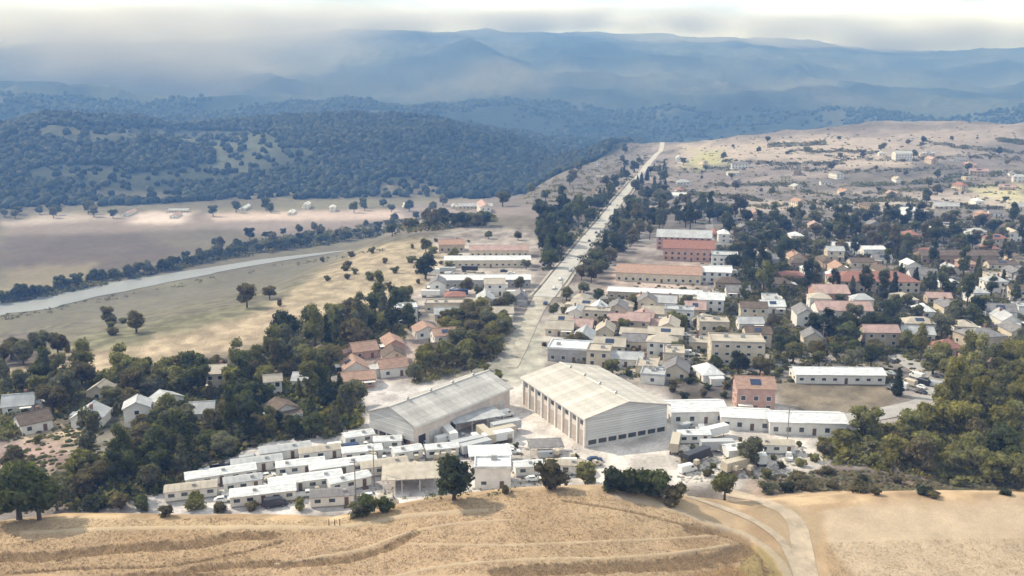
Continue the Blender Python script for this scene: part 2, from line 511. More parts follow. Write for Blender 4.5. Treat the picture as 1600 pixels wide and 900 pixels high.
    for poly, col in [
        ([(0, 600), (0, 575), (130, 545), (300, 505), (430, 470), (640, 455), (640, 520), (440, 530), (300, 560), (180, 590), (60, 640)], (0.42, 0.33, 0.21)),
        ([(430, 480), (500, 420), (560, 390), (660, 370), (700, 400), (650, 460), (560, 490)], (0.37, 0.30, 0.19)),
        ([(0, 500), (250, 460), (500, 400), (560, 395), (460, 445), (200, 520), (0, 560)], (0.165, 0.15, 0.10)),
        ([(150, 520), (420, 470), (430, 480), (200, 540), (60, 560)], (0.19, 0.18, 0.105)),
        ([(0, 520), (80, 520), (80, 565), (0, 580)], (0.12, 0.10, 0.08)),
        ([(0, 360), (200, 356), (320, 380), (250, 410), (0, 455)], (0.125, 0.10, 0.078)),
        ([(200, 360), (520, 350), (640, 345), (420, 390), (300, 395)], (0.15, 0.13, 0.09)),
        ([(0, 420), (170, 410), (100, 440), (0, 462)], (0.25, 0.21, 0.13)),
        ([(0, 345), (820, 318), (840, 335), (560, 352), (0, 368)], (0.25, 0.205, 0.165)),
        ([(320, 348), (560, 342), (760, 344), (680, 362), (440, 375)], (0.24, 0.20, 0.17)),
        ([(210, 332), (300, 330), (292, 348), (215, 350)], (0.62, 0.52, 0.45)),
        ([(330, 332), (760, 326), (760, 340), (330, 346)], (0.52, 0.42, 0.35)),
        ([(60, 334), (190, 334), (190, 343), (0, 352)], (0.42, 0.36, 0.30)),
        ([(620, 320), (900, 300), (900, 330), (640, 345)], (0.24, 0.20, 0.17)),
        ([(780, 250), (960, 215), (1035, 212), (1000, 250), (930, 320), (820, 322), (740, 325)], (0.17, 0.15, 0.125)),
    ]:
        put(both & inpoly(PXw, PY + wy * 3, poly), col, 0.9)
    # --- foothills, mountains
    fh = (Rg >= 1400) & ((Raz < E_AZ[8]) | (Rg > re + 200)) & ((val | town) == False)
    put(fh, (0.030, 0.040, 0.025))
    open_ = sstep(0.60, 0.68, fbm(X, Y, 240, 4, 400)) * sstep(-60, -5, Z)
    put(fh * open_, (0.085, 0.095, 0.06), 0.7)
    for poly, col in [
        ([(230, 205), (420, 205), (440, 235), (380, 275), (330, 262), (330, 235)], (0.12, 0.13, 0.08)),
        ([(60, 195), (260, 200), (260, 215), (130, 225), (60, 212)], (0.12, 0.125, 0.08)),
        ([(760, 210), (860, 225), (830, 250), (760, 240)], (0.20, 0.19, 0.13)),
    ]:
        put(fh & infront & inpoly(PXw, PY + wy * 6, poly), col, 0.8)
    mt = Rg > 2350
    put(mt, (0.026, 0.036, 0.028))
    put(mt * sstep(0.45, 0.62, fbm(X, Y, 260, 6, 430)), (0.085, 0.095, 0.065), 0.8)
    put(mt * sstep(0.56, 0.68, fbm(X, Y, 420, 6, 420)), (0.12, 0.12, 0.09), 0.6)
    # --- near hill
    hp = hillmask
    put(hp, (0.47, 0.35, 0.225))
    put(hp * sstep(0.4, 0.65, fbm(X, Y, 9, 4, 500)), (0.41, 0.295, 0.18), 0.7)
    put(hp * sstep(0.52, 0.68, fbm(X, Y, 22, 3, 520)), (0.55, 0.43, 0.285), 0.6)
    hs = hp & infront & (Rg > 60)
    for poly, col in [
        ([(430, 850), (640, 800), (800, 790), (820, 850), (760, 905), (360, 905)], (0.52, 0.39, 0.26)),
        ([(0, 806), (300, 812), (620, 805), (620, 822), (300, 828), (0, 838)], (0.55, 0.43, 0.28)),
        ([(1280, 795), (1620, 780), (1700, 920), (1360, 920), (1290, 850)], (0.54, 0.45, 0.34)),
        ([(1175, 850), (1225, 870), (1235, 910), (1150, 910)], (0.36, 0.29, 0.13)),
        ([(1060, 905), (1150, 880), (1180, 905)], (0.40, 0.26, 0.13)),
        ([(1170, 790), (1290, 800), (1270, 870), (1300, 910), (1240, 910), (1220, 850)], (0.42, 0.33, 0.22)),
    ]:
        put(hs & inpoly(PX + wx * 18, PY + wy * 14, poly), col, 0.85)
    C *= np.where(hp[..., None], np.array([0.83, 0.79, 0.755]), np.array([0.97, 0.985, 1.10]))
    for _ in range(4):      # soften the borders between patches
        C[1:-1] = (C[:-2] + 2 * C[1:-1] + C[2:]) / 4
        C[:, 1:-1] = (C[:, :-2] + 2 * C[:, 1:-1] + C[:, 2:]) / 4
    C *= (0.80 + 0.4 * np.clip((fbm(X, Y, 5, 3, 700) - 0.3) / 0.4, 0, 1))[..., None] ** np.where((Rg > rc)[..., None] & (Rg < 700)[..., None], 1.3, 0.3)
    for pts, wd, dh, kind in track_px:
        wl = [hit(*p) for p in smooth_line(pts, 6)]
        wl = [p for p in wl if p[2] > 5]
        sel = hs
        D = np.full(X.shape, 1e9)
        D[sel] = polydist(X[sel], Y[sel], wl)
        rag = 0.75 + 0.9 * (fbm(X, Y, 2.2, 3, 600) - 0.3)
        k = 1 - sstep(wd * 0.5, wd * 1.25, D / np.maximum(rag, .3))
        col = {'d': (0.235, 0.155, 0.085), 'l': (0.47, 0.37, 0.25), 'g': (0.42, 0.34, 0.25)}[kind]
        put(k, col, 0.75)
        Z[...] += dh * k
    # fine relief of the mown hill
    Z[...] += np.where(hs, (fbm(X, Y, 1.6, 3, 640) - 0.5) * 0.16, 0)
    nA, nR = X.shape
    V = np.stack([X, Y, Z], -1).reshape(-1, 3)
    CC = np.concatenate([C, np.ones(C.shape[:2] + (1,))], -1).reshape(-1, 4)
    ii, jj = np.meshgrid(np.arange(nA), np.arange(nR - 1), indexing='ij')
    i2 = (ii + 1) % nA
    q = np.stack([ii * nR + jj, ii * nR + jj + 1, i2 * nR + jj + 1, i2 * nR + jj], -1).reshape(-1, 4)
    a = ii.ravel(); b = jj.ravel()
    rr = Rg[a, b]; aa = Raz[a, b]
    reg = np.where(rr < np.interp(aa, C_AZ, C_R) + 14, 0,
          np.where(rr < np.interp(aa, E_AZ, E_R) * 1.02, 1,
          np.where(rr < 1400, 2, np.where(rr < 2450, 3, 4))))
    reg = np.where((reg == 2) & (aa >= E_AZ[8]), 3, reg)
    specs = [('hill', ground_mat('dry_grass', 3.0, 0.12, 0.12, 0.18)),
             ('ground', ground_mat('town_soil', 0.9, 0.05, 0.3, 0.28)),
             ('valley_field', ground_mat('valley_grass', 0.10, 0.012, 1.0, 0.22, (0.5, 4))),
             ('foothills', ground_mat('hill_scrub', 0.06, 0.01, 5.0, 0.30)),
             ('mountains', ground_mat('mountain_scrub', 0.03, 0.004, 8.0, 0.38))]
    for k, (name, m) in enumerate(specs):
        Q = q[reg == k]
        used, inv = np.unique(Q.ravel(), return_inverse=True)
        me = bpy.data.meshes.new(name)
        nv, nf = len(used), len(Q)
        me.vertices.add(nv); me.loops.add(nf * 4); me.polygons.add(nf)
        me.vertices.foreach_set('co', V[used].ravel())
        me.loops.foreach_set('vertex_index', inv.astype(np.int32).ravel())
        me.polygons.foreach_set('loop_start', np.arange(0, nf * 4, 4, dtype=np.int32))
        me.polygons.foreach_set('use_smooth', np.ones(nf, bool))
        me.update(calc_edges=True)
        at = me.color_attributes.new('Col', 'FLOAT_COLOR', 'POINT')
        at.data.foreach_set('color', CC[used].ravel())
        me.materials.append(m)
        o = bpy.data.objects.new(name, me); COL.objects.link(o); structure(o)
build_terrain()
from mathutils.bvhtree import BVHTree
_vs = []; _fs = []
for _n in ('hill', 'ground', 'valley_field', 'foothills'):
    _me = bpy.data.objects[_n].data
    _co = np.empty(len(_me.vertices) * 3); _me.vertices.foreach_get('co', _co); _co = _co.reshape(-1, 3)
    _li = np.empty(len(_me.loops), np.int32); _me.loops.foreach_get('vertex_index', _li); _li = _li.reshape(-1, 4)
    _c = _co[_li[:, 0]]
    _k = (_c[:, 1] > 60) & (np.abs(np.arctan2(_c[:, 0], _c[:, 1])) < .66) & (np.hypot(_c[:, 0], _c[:, 1]) > 88)
    _fs.append(_li[_k] + sum(len(q) for q in _vs)); _vs.append(_co)
BVH = BVHTree.FromPolygons(np.concatenate(_vs).tolist(), np.concatenate(_fs).tolist())
del _vs, _fs

# ------------------------------------------------------------------ roads, river
def ribbon(name, wpts, width, material, lift=0.10, step=3.0, nw=4, wfun=None, kind='structure', sideoff=0.0):
    pts = [Vector((p[0], p[1])) for p in wpts]
    # resample
    out = [pts[0]]
    for a, b in zip(pts[:-1], pts[1:]):
        d = (b - a).length
        n = max(1, int(d / step))
        out += [a.lerp(b, k / n) for k in range(1, n + 1)]
    mb = MB()
    rows = []
    for i, p in enumerate(out):
        t = (out[min(i + 1, len(out) - 1)] - out[max(i - 1, 0)]).normalized()
        nrm = Vector((t.y, -t.x))
        w = wfun(i / len(out)) if wfun else width
        rows.append([p + nrm * (sideoff + w * (k / nw - 0.5)) for k in range(nw + 1)])
    flatp = np.array([[q.x, q.y] for r in rows for q in r])
    zz = np.array([Hs(float(a), float(b)) for a, b in flatp]) + lift * .6 + 0.0002 * np.hypot(flatp[:, 0], flatp[:, 1])
    mb.v = [(x, y, z) for (x, y), z in zip(flatp, zz)]
    for i in range(len(rows) - 1):
        for k in range(nw):
            a = i * (nw + 1) + k
            mb.f.append((a, a + 1, a + nw + 2, a + nw + 1)); mb.m.append(0)
    o = mb.obj(name, material, smooth=True)
    o['kind'] = kind
    return o
concrete = mat('pale_road', (0.46, 0.44, 0.41), 0.85, 0.12, 0.15, 0.2, 3)
streetm = mat('street_asphalt', (0.24, 0.235, 0.235), 0.9, 0.15, 0.1, 0.2, 3)
dirt = mat('packed_dirt', (0.47, 0.38, 0.28), 0.95, 0.2, 0.25, 0.4, 2)
ROADPX = [(1042, 219), (1034, 230), (1004, 268), (975, 304), (945, 342), (918, 376), (895, 406), (872, 436), (850, 464), (836, 486), (826, 510), (812, 548), (800, 575)]
road_w = [hit(*p) for p in ROADPX]
def dirw(a, b):
    return math.atan2(b[1] - a[1], b[0] - a[0])
ROADDIR = dirw(flat(850, 464, 0), flat(975, 304, 0))
ribbon('road', road_w[:9], 10, concrete, 0.25, 6, wfun=lambda t: 8.5 + 2.5 * max(0, t - 0.75) / 0.25)
ribbon('road', road_w[8:], 9, mat('worn_lane', (0.40, 0.37, 0.31), 0.95, 0.3, 0.15, 0.3, 2), 0.16, 3, wfun=lambda t: 10 - 6 * t)
ribbon('pavement', road_w[2:9], 1.6, mat('pavement_slab', (0.40, 0.36, 0.30), 0.9, 0.15, 0.4), 0.38, 5, nw=1, sideoff=7.2)
ribbon('pavement', road_w[2:9], 1.6, MATS['pavement_slab'], 0.38, 5, nw=1, sideoff=-7.2)
ribbon('road', [hit(*p) for p in smooth_line([(1130, 768), (1180, 780), (1225, 798), (1245, 820), (1252, 850), (1262, 905)], 5)], 4.2, dirt, 0.06, 1.0)
ribbon('track', [hit(*p) for p in smooth_line([(1060, 772), (1120, 790), (1180, 815), (1225, 850), (1250, 905)], 5)], 2.2, dirt, 0.10, 1.0)
markm = mat('road_paint', (0.62, 0.60, 0.55), 0.8, 0.3, 0.5)
def resample(w, step):
    out = []
    for (ax, ay, *_), (bx, by, *_) in zip(w[:-1], w[1:]):
        n = max(1, int(math.hypot(bx - ax, by - ay) / step)); out += [(ax + (bx - ax) * k / n, ay + (by - ay) * k / n) for k in range(n)]
    return out
_rs = resample(road_w[1:9], 4.0)
_mk = MB()
for _i in range(0, len(_rs) - 1):
    (_ax, _ay), (_bx, _by) = _rs[_i], _rs[_i + 1]
    _d = Vector((_bx - _ax, _by - _ay)).normalized(); _n = Vector((-_d.y, _d.x))
    for _off, _w in (((0, .14),) if _i % 3 == 0 else ()) + ((3.7, .1), (-3.7, .1)):
        _q = []
        for _x, _y, _s in ((_ax, _ay, 1), (_bx, _by, 1), (_bx, _by, -1), (_ax, _ay, -1)):
            _px, _py = _x + _n.x * (_off + _s * _w), _y + _n.y * (_off + _s * _w)
            _q.append((_px, _py, Hs(_px, _py) + .26 + .0002 * math.hypot(_px, _py)))
        _mk.add(_q, [(3, 2, 1, 0)])
structure(_mk.obj('road_marking', markm))
# streets of the town: parallel and square to the main road
ux, uy = math.cos(ROADDIR), math.sin(ROADDIR)
def town_pt(base, a, b):
    return (base[0] + ux * a + uy * b, base[1] + uy * a - ux * b)
B0 = road_w[8]
for a in (5, 95, 190, 300, 430):
    ribbon('street', [town_pt(B0, a, b) for b in np.arange(8, 330 + a * .5, 20)], 6.5, streetm, 0.16, 6)
for b in (85, 175, 265):
    ribbon('street', [town_pt(B0, a, b) for a in np.arange(-60, 470, 20)], 6.0, streetm, 0.20, 6)
ribbon('street', [hit(*p) for p in smooth_line([(1385, 548), (1425, 570), (1462, 598), (1458, 625), (1410, 640), (1330, 655), (1240, 668)], 5)], 8.5, mat('worn_street', (0.40, 0.38, 0.36), 0.9, 0.15, 0.2), 0.22, 3)
ribbon('street', [hit(*p) for p in [(690, 478), (740, 474), (800, 476), (836, 480)]], 5, streetm, 0.2, 4)
water = mat('river_water', (0.25, 0.265, 0.275), 0.45, 0.1, 0.02, 0.15, 0.3, spec=0.6)
RIVPX = [(-60, 492), (0, 481), (60, 474), (150, 455), (250, 437), (350, 419), (430, 406), (500, 397), (540, 392)]
river_w = [hit(*p) for p in smooth_line(RIVPX, 4)]
ribbon('river', river_w, 30, water, 0.25, 8, wfun=lambda t: 58 - 52 * t + 5 * math.sin(t * 37) * (1 - t) + 3 * math.sin(t * 91) * (1 - t))
#ribbon('river_bank', river_w, 8, mat('gravel_bank', (0.36, 0.34, 0.31), 0.95, 0.2, 0.05), 1.0, 8, wfun=lambda t: 9 - 7 * t, sideoff=20)

# ------------------------------------------------------------------ trees
def ico(sub=0):
    t = (1 + 5 ** .5) / 2
    v = [Vector(p).normalized() for p in [(-1, t, 0), (1, t, 0), (-1, -t, 0), (1, -t, 0), (0, -1, t), (0, 1, t), (0, -1, -t), (0, 1, -t), (t, 0, -1), (t, 0, 1), (-t, 0, -1), (-t, 0, 1)]]
    f = [(0, 11, 5), (0, 5, 1), (0, 1, 7), (0, 7, 10), (0, 10, 11), (1, 5, 9), (5, 11, 4), (11, 10, 2), (10, 7, 6), (7, 1, 8), (3, 9, 4), (3, 4, 2), (3, 2, 6), (3, 6, 8), (3, 8, 9), (4, 9, 5), (2, 4, 11), (6, 2, 10), (8, 6, 7), (9, 8, 1)]
    for _ in range(sub):
        cache = {}; nf = []
        def mid(a, b):
            k = (min(a, b), max(a, b))
            if k not in cache:
                v.append(((v[a] + v[b]) / 2).normalized()); cache[k] = len(v) - 1
            return cache[k]
        for a, b, c in f:
            x, y, z = mid(a, b), mid(b, c), mid(c, a)
            nf += [(a, x, z), (b, y, x), (c, z, y), (x, y, z)]
        f = nf
    return v, f
ICO1 = ico(1); ICO0 = ico(0)
def rv(rng):
    while True:
        p = Vector((rng.uniform(-1, 1), rng.uniform(-1, 1), rng.uniform(-1, 1)))
        if 0.1 < p.length < 1: return p.normalized()
def crown_mesh(name, seed, clumps, leaves, size, core=0.78):
    rng = random.Random(seed)
    mb = MB()
    tot = sum(c[1] ** 2 for c in clumps)
    for (c, r, sz) in clumps:
        v, f = ICO1
        vs = []
        for p in v:
            k = r * core * rng.uniform(0.82, 1.1)
            vs.append((c[0] + p.x * k, c[1] + p.y * k, c[2] + p.z * k * sz))
        mb.add(vs, f)
        n = int(leaves * r * r / tot)
        for _ in range(n):
            d = rv(rng)
            if d.z < -0.5 and rng.random() < 0.5: d.z = -d.z
            k = r * rng.uniform(0.72, 1.12)
            p = Vector((c[0] + d.x * k, c[1] + d.y * k, c[2] + d.z * k * sz))
            nn = (d + rv(rng) * 0.75).normalized()
            t = nn.orthogonal().normalized(); t.rotate(Matrix.Rotation(rng.uniform(0, 6.28), 3, nn))
            b = nn.cross(t)
            s = size * rng.uniform(0.55, 1.3)
            mb.add([p - t * s, p - b * s * rng.uniform(.5, .9), p + t * s * rng.uniform(.6, 1.2), p + b * s * rng.uniform(.5, .9)], [(0, 1, 2, 3)])
    return mb.mesh(name)
def clumps_round(seed, R, Z0, Hh, n, rr):
    rng = random.Random(seed); out = []
    for k in range(n):
        a = rng.uniform(0, 6.28); q = R * (rng.uniform(0, 1) ** 0.5) * 0.72
        zz = Z0 + Hh * rng.uniform(0.15, 0.85)
        env = 1 - 0.35 * abs((zz - Z0) / Hh - 0.45) * 2
        out.append(((q * env * math.cos(a), q * env * math.sin(a), zz), rr * rng.uniform(0.7, 1.2), rng.uniform(0.65, 0.85)))
    out.append(((0, 0, Z0 + Hh * 0.5), R * 0.55, 0.9))
    return out
def trunk_mesh(seed, h, r, limbs, spread):
    rng = random.Random(seed); mb = MB()
    top_ = Vector((rng.uniform(-.3, .3), rng.uniform(-.3, .3), h))
    mb.tube((0, 0, -0.6), top_, r * 1.25, r * 0.6, 7)
    for k in range(limbs):
        a = 6.28 * k / limbs + rng.uniform(-.4, .4)
        s = Vector((0, 0, 0)).lerp(top_, rng.uniform(0.6, 0.95))
        e = s + Vector((math.cos(a) * spread, math.sin(a) * spread, spread * rng.uniform(0.6, 1.1)))
        mb.tube(s, e, r * 0.45, r * 0.15, 5)
    return mb.mesh('trunk', [bark])
bark = mat('bark', (0.10, 0.075, 0.055), 0.95, 0.3, 2.0, 0.5, 6, rnd=0.2)
def leaf_light(m):
    t = m.node_tree; b = t.nodes['Principled BSDF']; o = [n for n in t.nodes if n.type == 'OUTPUT_MATERIAL'][0]
    src = b.inputs['Base Color'].links[0].from_socket
    g = N(t, 'ShaderNodeVectorMath', operation='MULTIPLY'); L(t, src, g.inputs[0]); g.inputs[1].default_value = (1.5, 1.6, .75)
    tr = N(t, 'ShaderNodeBsdfTranslucent'); L(t, g.outputs[0], tr.inputs['Color'])
    mxs = N(t, 'ShaderNodeMixShader'); mxs.inputs[0].default_value = 0.42
    L(t, b.outputs[0], mxs.inputs[1]); L(t, tr.outputs[0], mxs.inputs[2]); L(t, mxs.outputs[0], o.inputs['Surface'])
# unit sizes: oak ~10 m tall, eucalyptus ~15 m, cypress ~11 m, shrub ~3 m
OAKC = [crown_mesh('crown', 10 + k, clumps_round(20 + k, 4.4, 2.2, 7.2, 15, 1.9), 1500, 0.42) for k in range(5)]
OAKT = [trunk_mesh(30 + k, 3.6, 0.38, 6, 2.0) for k in range(5)]
def euc(seed):
    rng = random.Random(seed); out = []
    for k in range(14):
        z = rng.uniform(5, 14.2); q = 2.9 * (1 - abs(z - 9.5) / 9) * rng.uniform(0.3, 1)
        a = rng.uniform(0, 6.28)
        out.append(((q * math.cos(a), q * math.sin(a), z), rng.uniform(1.0, 1.9), rng.uniform(0.8, 1.2)))
    return out
EUCC = [crown_mesh('crown', 50 + k, euc(60 + k), 1300, 0.40, 0.66) for k in range(4)]
EUCT = [trunk_mesh(70 + k, 9.0, 0.34, 6, 2.4) for k in range(4)]
def cyp(seed):
    rng = random.Random(seed); out = []
    for k in range(9):
        z = 1.4 + k * 1.08; w = 1.75 * (1 - (k / 9.4) ** 1.4) + 0.3
        out.append(((rng.uniform(-.25, .25), rng.uniform(-.25, .25), z), w * rng.uniform(.88, 1.1), 0.9))
    return out
CYPC = [crown_mesh('crown', 80 + k, cyp(90 + k), 1000, 0.34, 0.85) for k in range(3)]
CYPT = [trunk_mesh(95 + k, 2.5, 0.25, 2, 0.5) for k in range(3)]
SHRC = [crown_mesh('foliage', 100 + k, clumps_round(110 + k, 1.9, 0.1, 2.6, 7, 1.0), 520, 0.26) for k in range(4)]
SHRT = []
for k in range(4):
    rng = random.Random(k); mb = MB()
    for j in range(4):
        a = j * 1.57 + rng.uniform(-.4, .4)
        mb.tube((0, 0, -0.3), (math.cos(a) * .8, math.sin(a) * .8, 1.4), 0.07, 0.03, 5)
    SHRT.append(mb.mesh('stem', [bark]))
KINDS = {'willow_tree': (OAKC, OAKT, 'willow tree'), 'olive_tree': (OAKC, OAKT, 'olive tree'), 'walnut_tree': (OAKC, OAKT, 'walnut tree'), 'oak_tree': (OAKC, OAKT, 'oak tree'), 'eucalyptus_tree': (EUCC, EUCT, 'eucalyptus tree'), 'cypress_tree': (CYPC, CYPT, 'cypress tree'), 'shrub': (SHRC, SHRT, 'shrub')}
FOL = {'dark green': (0.108, 0.118, 0.048), 'olive green': (0.20, 0.19, 0.075), 'pale olive': (0.24, 0.225, 0.105),
       'grey green': (0.165, 0.16, 0.10), 'brown': (0.165, 0.138, 0.075), 'yellow green': (0.23, 0.205, 0.07), 'blackish green': (0.064, 0.072, 0.036)}
FOL['forest green'] = (0.026, 0.038, 0.022); FOL['deep forest green'] = (0.016, 0.026, 0.017); FOL['pale forest green'] = (0.05, 0.06, 0.035)
FM = {k: mat('foliage_' + k.replace(' ', '_'), v, 0.75, 0.38, 0.7, 0, rnd=0.22, spec=0.12) for k, v in FOL.items()}
for _k, _m in FM.items():
    if 'forest' not in _k: leaf_light(_m)
def tree(kind, x, y, z, tone, s=1.0, sz=None, label=None, group=None, seed=None, look=None):
    if kind == 'oak_tree' and label is None:  # all of these are oaks, named apart only by place and leaf tone
        if group and 'river' in group: kind = 'willow_tree'
        elif tone in ('pale olive', 'olive green', 'yellow green'): kind = 'olive_tree'
        elif tone == 'brown': kind = 'walnut_tree'
    C_, T_, nm = KINDS[kind]
    rng = random.Random(seed if seed is not None else int(x * 13 + y * 7))
    i = rng.randrange(len(C_))
    size = 'small' if s < 0.8 else ('large' if s > 1.2 else 'middle-sized')
    t = empty(kind, (x, y, z - 0.05), rng.uniform(0, 6.28), 'shrub' if kind == 'shrub' else 'tree', group, label,
              look or (size, tone + ' ' + nm), s)
    if sz: t.scale[2] = s * sz
    pn = 'foliage' if kind == 'shrub' else 'crown'
    c = obj_of(pn, C_[i], t)
    if not c.data.materials:
        c.data.materials.append(FM['dark green'])
    c.material_slots[0].link = 'OBJECT'
    c.material_slots[0].material = FM[tone]
    obj_of('stem' if kind == 'shrub' else 'trunk', T_[i], t)
    return t

# occupied spots in world metres
OCC = []
def free(x, y, d):
    for (a, b, r) in OCC:
        if (x - a) ** 2 + (y - b) ** 2 < (d + r) ** 2: return False
    return True
def road_clear(x, y, d=9):
    for (ax, ay, _), (bx, by, _) in zip(road_w[:-1], road_w[1:]):
        vx, vy = bx - ax, by - ay
        t = max(0, min(1, ((x - ax) * vx + (y - ay) * vy) / (vx * vx + vy * vy)))
        if math.hypot(x - ax - t * vx, y - ay - t * vy) < d: return False
    return True
# ------------------------------------------------------------------ buildings
glass = mat('window_glass', (0.05, 0.06, 0.07), 0.12, 0.2, 0.5, spec=0.7)
white = mat('white_paint', (0.74, 0.72, 0.68), 0.7, 0.10, 0.5, 0.15, 3)
cream = mat('cream_render', (0.62, 0.54, 0.42), 0.85, 0.12, 0.4, 0.2, 3)
WALLS = {
    'white': white, 'cream': cream,
    'beige': mat('beige_render', (0.48, 0.40, 0.31), 0.85, 0.15, 0.4, 0.2, 3),
    'pink': mat('pink_render', (0.50, 0.32, 0.27), 0.85, 0.15, 0.4, 0.2, 3),
    'grey': mat('grey_render', (0.36, 0.35, 0.35), 0.85, 0.15, 0.4, 0.2, 3),
    'tan': mat('tan_render', (0.36, 0.28, 0.20), 0.85, 0.15, 0.4, 0.2, 3),
}
ROOFS = {
    'white': mat('white_metal_roof', (0.68, 0.69, 0.70), 0.5, 0.22, 0.4, 0.2, 1.5, stretch=(1, 4, 1)),
    'pale grey': mat('pale_grey_roof', (0.44, 0.45, 0.46), 0.7, 0.18, 0.3, 0.2, 2),
    'red': mat('red_tile_roof', (0.33, 0.165, 0.13), 0.85, 0.22, 0.6, 0.6, 5, stretch=(1, 3, 1)),
    'terracotta': mat('terracotta_roof', (0.42, 0.275, 0.21), 0.85, 0.22, 0.6, 0.6, 5, stretch=(1, 3, 1)),
    'brown': mat('brown_shingle_roof', (0.15, 0.115, 0.09), 0.9, 0.25, 0.5, 0.5, 5),
    'grey': mat('grey_shingle_roof', (0.23, 0.22, 0.22), 0.9, 0.22, 0.5, 0.5, 5),
    'beige': mat('beige_roof', (0.46, 0.41, 0.34), 0.85, 0.15, 0.3, 0.3, 3),
    'pink': mat('faded_pink_roof', (0.44, 0.31, 0.28), 0.85, 0.18, 0.4, 0.4, 4),
}
dooroak = mat('door_paint', (0.16, 0.10, 0.07), 0.6, 0.2, 1)
brickm = mat('chimney_brick', (0.28, 0.16, 0.12), 0.9, 0.2, 2)
vent = mat('vent_metal', (0.42, 0.42, 0.42), 0.5, 0.15, 1, metal=0.4)
solar = mat('solar_glass', (0.03, 0.045, 0.09), 0.2, 0.1, 1, spec=0.6)
_wm = {}
def win_mesh(w, h):
    k = (round(w, 1), round(h, 1))
    if k not in _wm:
        f = MB()
        f.box(0, 0.02, -h / 2 - .1, w + .24, .16, .12); f.box(0, 0.02, h / 2, w + .24, .14, .12)
        f.box(-w / 2 - .06, 0.02, -h / 2 + .02, .12, .12, h - .02); f.box(w / 2 + .06, 0.02, -h / 2 + .02, .12, .12, h - .02)
        g = MB(); g.box(0, 0.03, -h / 2 + .025, w - .01, .05, h - .03)
        _wm[k] = (f.mesh('window', [white]), g.mesh('pane', [glass]))
    return _wm[k]
def house(loc, w, d, h, rh, rz, wall, roof, kind='gable', cat='house', name='house', wins=True, group=None, label=None, look=None, named=None, chim=False, sub=True, door=True, wh=1.3, ww=1.3):
    """w along local x (ridge axis), d along local y; front faces -y"""
    t = empty(name, loc, rz, cat, group, label, look, named=named)
    m = MB()
    m.box(0, 0, -1.2, w, d, h + 1.2)
    if kind == 'gable':
        for sx in (-1, 1):
            x = sx * w / 2
            x2 = x - sx * 0.25
            m.add([(x, -d / 2, h), (x, d / 2, h), (x, 0, h + rh - .05), (x2, -d / 2, h), (x2, d / 2, h), (x2, 0, h + rh - .05)],
                  [(0, 1, 2) if sx > 0 else (0, 2, 1), (3, 5, 4) if sx > 0 else (3, 4, 5), (0, 2, 5, 3), (1, 4, 5, 2)])
    m.obj('wall', WALLS[wall], t)
    r = MB(); o = 0.45
    if kind == 'gable':
        s = rh / (d / 2)
        for sy in (-1, 1):
            e = sy * (d / 2 + o); ze = h - o * s + 0.04
            q = [(-w / 2 - o, e, ze), (w / 2 + o, e, ze), (w / 2 + o, 0, h + rh), (-w / 2 - o, 0, h + rh)]
            if sy > 0: q = [q[1], q[0], q[3], q[2]]
            r.slab([(a, b, c + .12) for a, b, c in q], 0.16)
        r.box(0, 0, h + rh + .06, w + 2 * o, .35, .14)
    elif kind == 'hip':
        a = w / 2 + o; b = d / 2 + o; k = max(0.3, (w - d) / 2); z0 = h + .02; z1 = h + rh
        r.add([(-a, -b, z0), (a, -b, z0), (a, b, z0), (-a, b, z0), (-k, 0, z1), (k, 0, z1),
               (-a, -b, z0 - .18), (a, -b, z0 - .18), (a, b, z0 - .18), (-a, b, z0 - .18)],
              [(0, 1, 5, 4), (2, 3, 4, 5), (1, 2, 5), (3, 0, 4), (9, 8, 7, 6), (6, 7, 1, 0), (7, 8, 2, 1), (8, 9, 3, 2), (9, 6, 0, 3)])
    else:
        r.box(0, 0, h, w + .3, d + .3, .25)
        for (cx, cy, sx, sy) in ((0, -d / 2, w + .34, .3), (0, d / 2, w + .34, .3), (-w / 2, 0, .3, d - .28), (w / 2, 0, .3, d - .28)):
            r.box(cx, cy, h + .24, sx, sy, .5)
    ro = r.obj('roof', ROOFS[roof], t)
    if kind == 'flat':
        rng = random.Random(int(w * 7 + d * 3))
        for _ in range(rng.randint(1, 3)):
            b = MB(); b.box(0, 0, 0, 1.6, 1.2, 1.0); b.box(0, 0, 1.0, 1.2, .9, .15)
            ob = b.obj('roof_vent', vent, ro); ob.location = (rng.uniform(-.35, .35) * w, rng.uniform(-.3, .3) * d, h + .24)
    if chim:
        b = MB(); b.box(w * .22, d * .12, h + .2, .9, .7, rh + .6); b.box(w * .22, d * .12, h + rh + .8, 1.05, .85, .15)
        b.obj('chimney', brickm, ro)
    rng2 = random.Random(int(abs(loc[0]) * 31 + abs(loc[1]) * 17))
    if name == 'house' and rng2.random() < .5 and h < 5:
        sd = rng2.choice([-1, 1]); aw = rng2.uniform(2.5, 4); ad = d * rng2.uniform(.5, .8)
        b = MB(); b.box(sd * (w / 2 + aw / 2 + .03), d * .08, -1.2, aw, ad, h * .78 + 1.2); an = b.obj('annex', WALLS[wall], t)
        b = MB(); b.slab([(sd * (w / 2 + aw / 2) - aw / 2 + .1, d * .08 - ad / 2 - .3, h * (.80 if sd < 0 else .93)), (sd * (w / 2 + aw / 2) + aw / 2 - .1, d * .08 - ad / 2 - .3, h * (.93 if sd < 0 else .80)),
                          (sd * (w / 2 + aw / 2) + aw / 2 - .1, d * .08 + ad / 2 + .3, h * (.93 if sd < 0 else .80)), (sd * (w / 2 + aw / 2) - aw / 2 + .1, d * .08 + ad / 2 + .3, h * (.80 if sd < 0 else .93))], .14)
        b.obj('annex_roof', ROOFS[rng2.choice(['grey', 'pale grey', roof])], an)
